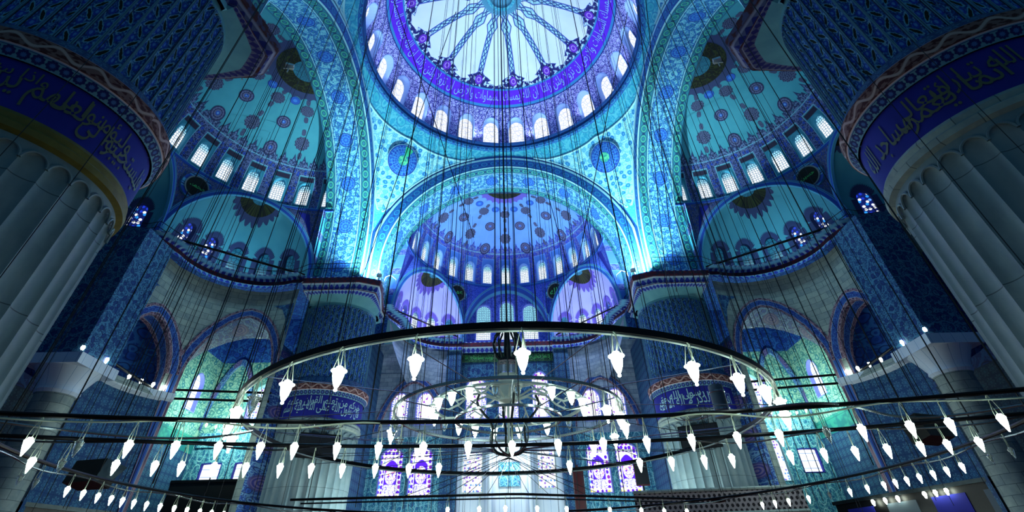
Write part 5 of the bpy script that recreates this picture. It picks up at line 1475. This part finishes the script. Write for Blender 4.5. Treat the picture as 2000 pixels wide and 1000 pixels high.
# ------------------------------------------------------------------ tie rods, railings
def rod(p, q, r, label, group=None):
    m = M(); m.tube([p, q], r, 8); o = m.build('tie_rod', 'dark iron'); return tag(o, label, 'tie rod', group)
for sg, w in ((-1, 'cable-coil'), (1, 'loudspeaker')):
    rod((sg * 16.0, 9.7, 20.75), (sg * 24.0, 3.8, 20.75), .09, 'thick iron tie rod across the teal exedra by the %s pier' % w)
    for k, z in enumerate((11.9, 11.35)): rod((sg * 16.2, 10.2, z), (sg * 22.3, 9.0, z), .075, ('upper' if k == 0 else 'lower') + ' iron tie rod across the lit aisle arch by the %s pier' % w)
    rod((sg * 22.4, 8.9, 11.4), (sg * 24.6, 1.6, 12.9), .08, 'iron tie rod slanting across the narrow arch to the column by the %s pier' % w)
    rod((sg * 10.9, 15.6, 20.9), (sg * 5.0, 22.9, 20.9), .07, 'iron tie rod across the lavender exedra by the %s pier' % w)
def railing(path, z, label, h=1.0):
    root = empty('balcony_railing', (*path[len(path) // 2], z)); tag(root, label, 'railing', 'balcony railings')
    for k in (1.0, .55):
        m = M(); m.tube([(x, y, z + h * k) for x, y in path], .025, 5); m.build('rail', 'dark iron', root)
    L = 0; step = 0
    for a, b in zip(path, path[1:]):
        d = hypot(b[0] - a[0], b[1] - a[1])
        while step <= L + d:
            t = (step - L) / d; x, y = a[0] + (b[0] - a[0]) * t, a[1] + (b[1] - a[1]) * t
            m = M(); m.tube([(x, y, z), (x, y, z + h)], .028, 5); m.build('post', 'dark iron', root); step += 1.9
        L += d
for sg, w in ((-1, 'cable-coil'), (1, 'loudspeaker')):
    pts = [(sg * o, l) for l, o in arcpts(5.2, 18.4, 4.95, -20, 92, 22)] + [(sg * 23.9, 3.2)] + [(sg * o, l) for l, o in arcpts(0, 24.3, 3.5, 10, 100, 10)]
    railing([(sg * 11.6, 9.2), (sg * 15.6, 9.2)] + pts, 20.44, 'dark iron railing along the exedra cornice by the %s pier' % w)
    pts = [(sg * l, o) for l, o in arcpts(5.2, 18.4, 4.95, -8, 95, 18)]
    railing([(sg * 10.3, 10.3), (sg * 10.9, 15.5)] + pts + [(sg * 4.4, 23.0)], 20.44, 'dark iron railing under the lavender exedra by the %s pier' % w)
    # hooked lamp bracket on the pier corner
    b = M(); x, y = sg * 10.4, 12.2
    b.tube([(x, y, 20.4), (x, y, 21.2), (x - sg * .1, y + .1, 21.9), (x - sg * .4, y + .5, 22.3), (x - sg * .8, y + .9, 22.1), (x - sg * .85, y + 1.0, 21.7)], .03, 5); o = b.build('hooked_bracket', 'white enamel'); tag(o, 'pale hooked bracket standing on the cornice corner of the %s pier' % w, 'bracket')

# ------------------------------------------------------------------ floodlights on the pier cornices
FLOODS = []
def flood(loc, aim, label):
    root = empty('floodlight', loc); tag(root, label, 'floodlight', 'floodlights on the cornices')
    x, y, z = loc; d = (Vector(aim) - Vector(loc)).normalized()
    m = M(); m.tube([(x, y, z), (x, y, z + .3)], .03, 5); m.tube([(x - .25, y, z + .3), (x + .25, y, z + .3)], .03, 5); m.build('bracket', 'white enamel', root)
    c = Vector(loc) + Vector((0, 0, .45)); X_ = d.cross(Vector((0, 0, 1))).normalized(); Y_ = X_.cross(d)
    def Tm(p): q = c + X_ * p[0] + Y_ * p[1] + d * p[2]; return (q.x, q.y, q.z)
    m = M(); m.box(-.18, .18, -.12, .12, -.1, .12, T=Tm); m.build('housing', 'white enamel', root, smooth=False)
    m = M(); m.poly([Tm(p) for p in ((-.16, -.1, .125), (.16, -.1, .125), (.16, .1, .125), (-.16, .1, .125))]); m.build('lens', 'lit bulb', root, smooth=False)
    FLOODS.append((c + d * .2, d, label))
for sx in (-1, 1):
    w = 'cable-coil' if sx < 0 else 'loudspeaker'; g = 'gilt-banded' if sx < 0 else 'stone-banded'
    flood((sx * 10.25, 10.25, 20.45), (sx * 11.9, 12.4, 27), 'cornice floodlight on the inner corner of the distant %s pier' % w)
    flood((sx * 10.3, -9.7, 20.45), (sx * 11.6, -6.5, 30), 'cornice floodlight on the inner corner of the near %s pier' % g)
    flood((sx * 12.6, -9.3, 20.45), (sx * 15.0, -8.0, 27), 'second cornice floodlight at the side of the near %s pier' % g)

# ------------------------------------------------------------------ small bulbs on the ledges
mb = None
def bulb(loc, label):
    global mb
    if mb is None:
        m = M(); m.lathe([(.0, .26), (.06, .24), (.1, .14), (.06, .02), (.03, -.06)], 10); mb = m.mesh('ledge_bulb', 'lit bulb')
    o = bpy.data.objects.new('ledge_bulb', mb); COL.objects.link(o); o.location = loc; tag(o, label, 'bulb', 'bulbs on the ledges')
for sg, w in ((-1, 'cable-coil'), (1, 'loudspeaker')):
    Wm = MAPS['west' if sg < 0 else 'east']
    for i, t in enumerate((52, 60, 69, 79)):
        x, y, z = Wm(5.2 + 4.95 * cos(rad(t)), 18.4 + 4.95 * sin(rad(t)), 11.7); bulb((x, y, z), 'small lit bulb on the stone ledge by the %s pier, %s from the aisle arch' % (w, nth(i)))
    for i, (dx, dy) in enumerate(((-1.2, -1.2), (.6, -1.2))):
        x, y, z = Wm(2.75 - 1.3, 24.0 + dx, 11.65); bulb((x, y, z), 'small lit bulb on the column top by the %s pier, %s' % (w, 'outer one' if i == 0 else 'inner one')) if i == 0 else bulb(Wm(2.75 + .5, 24 - 1.3, 11.65), 'small lit bulb on the column top by the %s pier, inner one' % w)
    for i in range(9):
        bulb((sg * (21.5 + i * .8), 24.4 - .25 * (i % 3), 13.3 - .12 * (i % 2)), 'small lit bulb in the lit aisle by the %s pier, %s along the tile panel' % (w, nth(i)))

# ------------------------------------------------------------------ screens, loudspeakers, pulpit screen and balustrade
def boxthing(name, c, size, rz, tilt, mt, label, cat, front=None):
    root = empty(name, c); tag(root, label, cat)
    Rm = Matrix.Rotation(rz, 3, 'Z') @ Matrix.Rotation(tilt, 3, 'X')
    def Tm(p): q = Rm @ Vector(p); return (c[0] + q.x, c[1] + q.y, c[2] + q.z)
    w, d, h = size; m = M(); m.box(-w / 2, w / 2, -d / 2, d / 2, -h / 2, h / 2, T=Tm); m.build('housing', mt, root, smooth=False)
    if front:
        m = M(); m.box(-w / 2 * .94, w / 2 * .94, -d / 2 - .03, -d / 2, -h / 2 * .9, h / 2 * .9, T=Tm); m.build(front[0], front[1], root, smooth=False)
    return root, Tm
gp = empty('gallery_parapet', (-25.2, 24.2, 7.6)); tag(gp, 'dark wooden gallery parapet below the small blue-framed aisle windows', 'parapet')
m = M(); m.box(-29, -20.5, 23.6, 24.9, 0, 8.75); m.build('panelling', 'black plastic', gp, smooth=False)
m = M(); m.box(-29, -20.4, 23.5, 24.9, 8.75, 8.95); m.build('top_rail', 'dark iron', gp, smooth=False)
for sg, wd in ((-1, 'gilt-banded'), (1, 'stone-banded')):
    p0, p1 = Vector((sg * 20.6, 12.5)), Vector((sg * 23.9, 2.0)); e_ = (p1 - p0).normalized(); n_ = Vector((-e_.y, e_.x)) * (1 if Vector((-e_.y, e_.x)).x * sg > 0 else -1)
    def Tg(p): q = p0 + e_ * p[0] + n_ * p[1]; return (q.x, q.y, p[2])
    gb = empty('gallery_balcony', (p0.x, p0.y, 0)); tag(gb, 'dark balcony front low down beyond the lamps of the %s pier side' % wd, 'balcony')
    m = M(); m.box(0, 11, 0, .3, 0, 4.9, T=Tg); m.build('panelling', 'black plastic', gb, smooth=False)
    m = M(); m.box(-.1, 11.1, -.12, .4, 4.9, 5.08, T=Tg); m.build('top_rail', 'bronze', gb, smooth=False)
    for i in range(4):
        m = M(); m.box(.8 + 2.7 * i, 2.6 + 2.7 * i, -.04, .02, 3.2, 4.6, T=Tg); m.build('panel', ('inscription ground', 'grey box')[i % 2], gb, smooth=False)
    for i, u_ in enumerate((2.9, 3.7, 4.5, 6.1, 6.7, 7.3)):
        if sg > 0: bulb(Tg((u_, -.25, 4.62)), 'small lit bulb on the dark balcony front beyond the stone-banded pier, ' + nth(i))
for sg, lab in ((-1, 'flat black screen hung on the cable-coil pier'), (1, 'flat black screen hung on the pier with the grey loudspeaker column')):
    a = atan2(-23.3 - 13.8, -sg * 13.8) ; a += -sg * rad(4)
    c = (sg * 13.8 + 3.15 * cos(a), 13.8 + 3.15 * sin(a), 8.72)
    r, Tm = boxthing('display_screen', c, (2.55, .16, 1.45), a + pi / 2, rad(4), 'black plastic', lab, 'screen', ('screen_panel', 'screen'))
    m = M(); m.tube([Tm((0, .08, .3)), Tm((0, .36, .3))], .05, 5); m.build('wall_bracket', 'dark iron', r)
    # coil of spare cable above the screen
    m = M(); cx, cy = sg * 13.8, 13.8
    for k in range(3):
        rr = 1.35 - .38 * k; m.tube([(c[0] + (rr * cos(t)) * -sin(a) + .1 * cos(a), c[1] + (rr * cos(t)) * cos(a) - .25 - .35 * sin(t) , 10.05 + .28 * sin(t)) for t in rng(0, 2 * pi, 40)[:-1]], .035, 5, closed=True)
    o = m.build('cable_coil', 'steel'); tag(o, 'flattened coil of spare cable above the black screen of the ' + ('gilt-side' if sg < 0 else 'stone-side') + ' distant pier', 'cable')
def speaker(c, size, rz, lab):
    r, Tm = boxthing('loudspeaker', c, size, rz, rad(-12), 'black plastic', lab, 'loudspeaker')
    w, d, h = size; m = M(); m.poly([Tm(p) for p in ((w / 2, -d / 2, -h / 2), (w / 2, -d / 2, h / 2), (w / 2 + .45 * w, -d / 2 + .25, h * .25), (w / 2 + .3 * w, -d / 2 + .2, -h * .3))]); m.build('side_flare', 'grey box', r, smooth=False)
speaker((-8.75, -12.1, 3.5), (.76, .42, .42), rad(-12), 'black loudspeaker box hanging by the low lamps at the gilt-banded pier')
speaker((9.15, -11.8, 4.02), (.76, .45, .48), rad(18), 'black loudspeaker with a grey flare hanging by the low lamps at the stone-banded pier')
lc = empty('loudspeaker_column', (11.15, 3.2, 8.2)); tag(lc, 'grey cylindrical loudspeaker column hanging beside the distant pier', 'loudspeaker')
m = M(); m.lathe([(0, 8.0), (.36, 8.0), (.38, 8.05), (.38, 9.55), (.36, 9.6), (0, 9.6)], 28, (11.15, 3.2, 0)); m.build('tube', 'grey box', lc)
m = M(); m.lathe([(.39, 8.3), (.41, 8.32), (.41, 8.42), (.39, 8.44)], 28, (11.15, 3.2, 0)); m.lathe([(.39, 9.2), (.41, 9.22), (.41, 9.3), (.39, 9.32)], 28, (11.15, 3.2, 0)); m.build('clamp_band', 'steel', lc)
m = M(); m.tube([(11.15, 3.2, 9.6), (11.15, 3.2, 26)], .02, 5); m.build('hanging_cable', 'wire', lc)
# dark panel in front of the outer violet window
nb = boxthing('notice_board', (9.35, 15.5, 7.35), (.95, .12, 1.45), 0, 0, 'dark red door', 'dark panel standing in front of the outer violet window on the pulpit side', 'panel', ('board_face', 'screen'))[0]
m = M(); m.tube([(9.35, 15.5, 0), (9.35, 15.5, 6.7)], .06, 8); m.build('stand', 'dark iron', nb)
pd = empty('pulpit_post', (4.85, 15.9, 6.6)); tag(pd, 'dark red upright pulpit post beside the marble niche', 'pulpit')
m = M(); m.box(4.5, 5.25, 15.8, 16.1, 0, 7.7); m.build('panel', 'dark red door', pd, smooth=False)
m = M(); m.lathe([(.1, 7.7), (.14, 7.8), (.06, 7.9), (.1, 8.0), (0, 8.15)], 12, (4.85, 15.95, 0)); m.build('finial', 'dark red door', pd)
bl = empty('stone_balustrade', (14, 9.5, 4.5)); tag(bl, 'pierced pale stone balustrade at the foot of the distant pier with the loudspeaker column', 'balustrade')
PBx = lambda u, z: (5.2 + u, 10.6 - u * .10, z)
m = M(); m.grid(lambda u, z: PBx(u, z), rng(2.2, 12, 6), rng(4.4, 5.55, 2), lambda u, z: (u, z - 4.4)); m.build('pierced_panel', 'lattice marble', bl, smooth=False)
m = M(); m.tube([PBx(2.2, 5.62), PBx(12, 5.62)], .1, 6); m.tube([PBx(2.2, 4.4), PBx(12, 4.4)], .12, 6); m.build('handrail', 'grey stone', bl)
# marble niche in the far wall
nc = empty('marble_niche', (0, 24.0, 7)); tag(nc, 'white marble prayer niche with two small green panels at the far end', 'niche')
m = M()
for x in (-1.75, 1.75): m.lathe([(.2, 0), (.2, 10.4), (.28, 10.6)], 20, (x, 23.75, 0))
m.build('column_shaft', 'white marble', nc)
m = M(); m.box(-2.1, 2.1, 23.7, 24.2, 10.6, 11.3); m.build('lintel', 'white marble', nc, smooth=False)
m = M()
for z0, z1 in ((9.05, 9.8), (7.95, 8.75)): m.box(-.95, .85, 24.05, 24.2, z0, z1)
m.build('green_panel', 'teal tile', nc, smooth=False)
# ------------------------------------------------------------------ light
def spot(loc, direction, power, size, col, rad_=.15, blend=.6):
    l = bpy.data.lights.new('flood_and_fill_beam', 'SPOT'); l.energy = power; l.spot_size = rad(size); l.spot_blend = blend; l.color = col; l.shadow_soft_size = rad_
    o = bpy.data.objects.new('flood_and_fill_beam', l); COL.objects.link(o); o.location = loc; o.rotation_euler = Vector(direction).to_track_quat('-Z', 'Y').to_euler(); return o
def point(loc, power, col, r=.3):
    l = bpy.data.lights.new('lamp_and_fill_light', 'POINT'); l.energy = power; l.color = col; l.shadow_soft_size = r
    o = bpy.data.objects.new('lamp_and_fill_light', l); COL.objects.link(o); o.location = loc; return o
for c, d, lab in FLOODS:
    if 'inner corner of the distant' in lab: spot(c, d, 15000, 125, (.65, .98, 1.0))
    elif 'inner corner of the near' in lab: spot(c, d, 1300, 130, (.55, .95, 1.0))
    else: spot(c, d, 900, 130, (.5, .9, 1.0))
# added fill spots at the window sills, aimed up into dome and half domes
for k in range(12):
    a = rad(30 * k + 15); spot((11.2 * sin(a), 11.2 * cos(a), 37.4), (-sin(a) * .5, -cos(a) * .5, 1.0), 430, 140, (.78, .84, 1.0), .3)
for s, c in ((-1, (.45, .9, 1.0)), (1, (.45, .9, 1.0))):
    for a in (-50, 0, 50):
        spot((s * (15.5 + 8.6 * cos(rad(a))), 8.6 * sin(rad(a)), 27.9), (-s * cos(rad(a)), -sin(rad(a)), .8), 90, 140, c, .3)
for a in (-50, 0, 50): spot((8.2 * sin(rad(a)), 15.1 + 8.2 * cos(rad(a)), 27.9), (-sin(rad(a)), -cos(rad(a)), .9), 420, 140, (.62, .72, 1.0), .3)
for sg in (-1, 1):
    point((sg * 25.0, 21.5, 13.6), 1700, (.75, 1.0, .8), .4)       # aisle lamps
    point((sg * 6.6, 19.6, 21.6), 700, (.7, .75, 1.0), .4)        # fill point standing in for the exedra windows, far end
    point((sg * 20.0, 7.0, 21.8), 220, (.45, .85, 1.0), .4)
for x, y, z, p in ((-8.0, 11.0, 4.5, 1300), (8.0, 11.0, 4.5, 1300), (-5.0, 17.5, 4.5, 750), (5.0, 17.5, 4.5, 750), (-15.5, 6.5, 8.0, 420), (15.5, 6.5, 8.0, 420), (0, 4.0, 4.5, 700)): point((x, y, z), p, (.80, 1.0, .92), .5)  # added fill points with no lamp modelled; brighten far piers and qibla wall
point((0, 22.6, 9.5), 420, (.85, .95, 1.0), .4)  # added fill that whitens the marble around the niche
w = bpy.data.worlds.new('World'); SC.world = w; w.use_nodes = True
w.node_tree.nodes['Background'].inputs[0].default_value = (.12, .38, .62, 1); w.node_tree.nodes['Background'].inputs[1].default_value = .22

# ------------------------------------------------------------------ camera
cam = bpy.data.cameras.new('camera'); co = bpy.data.objects.new('camera', cam); COL.objects.link(co); SC.camera = co
cam.sensor_width = 36; cam.lens = 922.329 / 2000 * 36; cam.shift_x = 5.664 / 2000; cam.shift_y = -122.246 / 2000; cam.clip_end = 300
th, ya, ro = rad(39.442), rad(1.013), rad(-1.646)
F = Vector((sin(ya) * cos(th), cos(ya) * cos(th), sin(th))); Rt = Vector((cos(ya), -sin(ya), 0)); U = Rt.cross(F)
R2 = Rt * cos(ro) + U * sin(ro); U2 = U * cos(ro) - Rt * sin(ro)
mw = Matrix((R2, U2, -F)).transposed().to_4x4(); mw.translation = Vector((-.206, -23.29, 1.6)); co.matrix_world = mw
SC.view_settings.view_transform = 'Standard'; SC.view_settings.look = 'None'; SC.view_settings.gamma = 1; SC.view_settings.exposure = 0.0
SC.view_settings.use_curve_mapping = False
SC.cycles.use_denoising = True; SC.cycles.max_bounces = 6; SC.cycles.diffuse_bounces = 3; SC.cycles.sample_clamp_indirect = 4
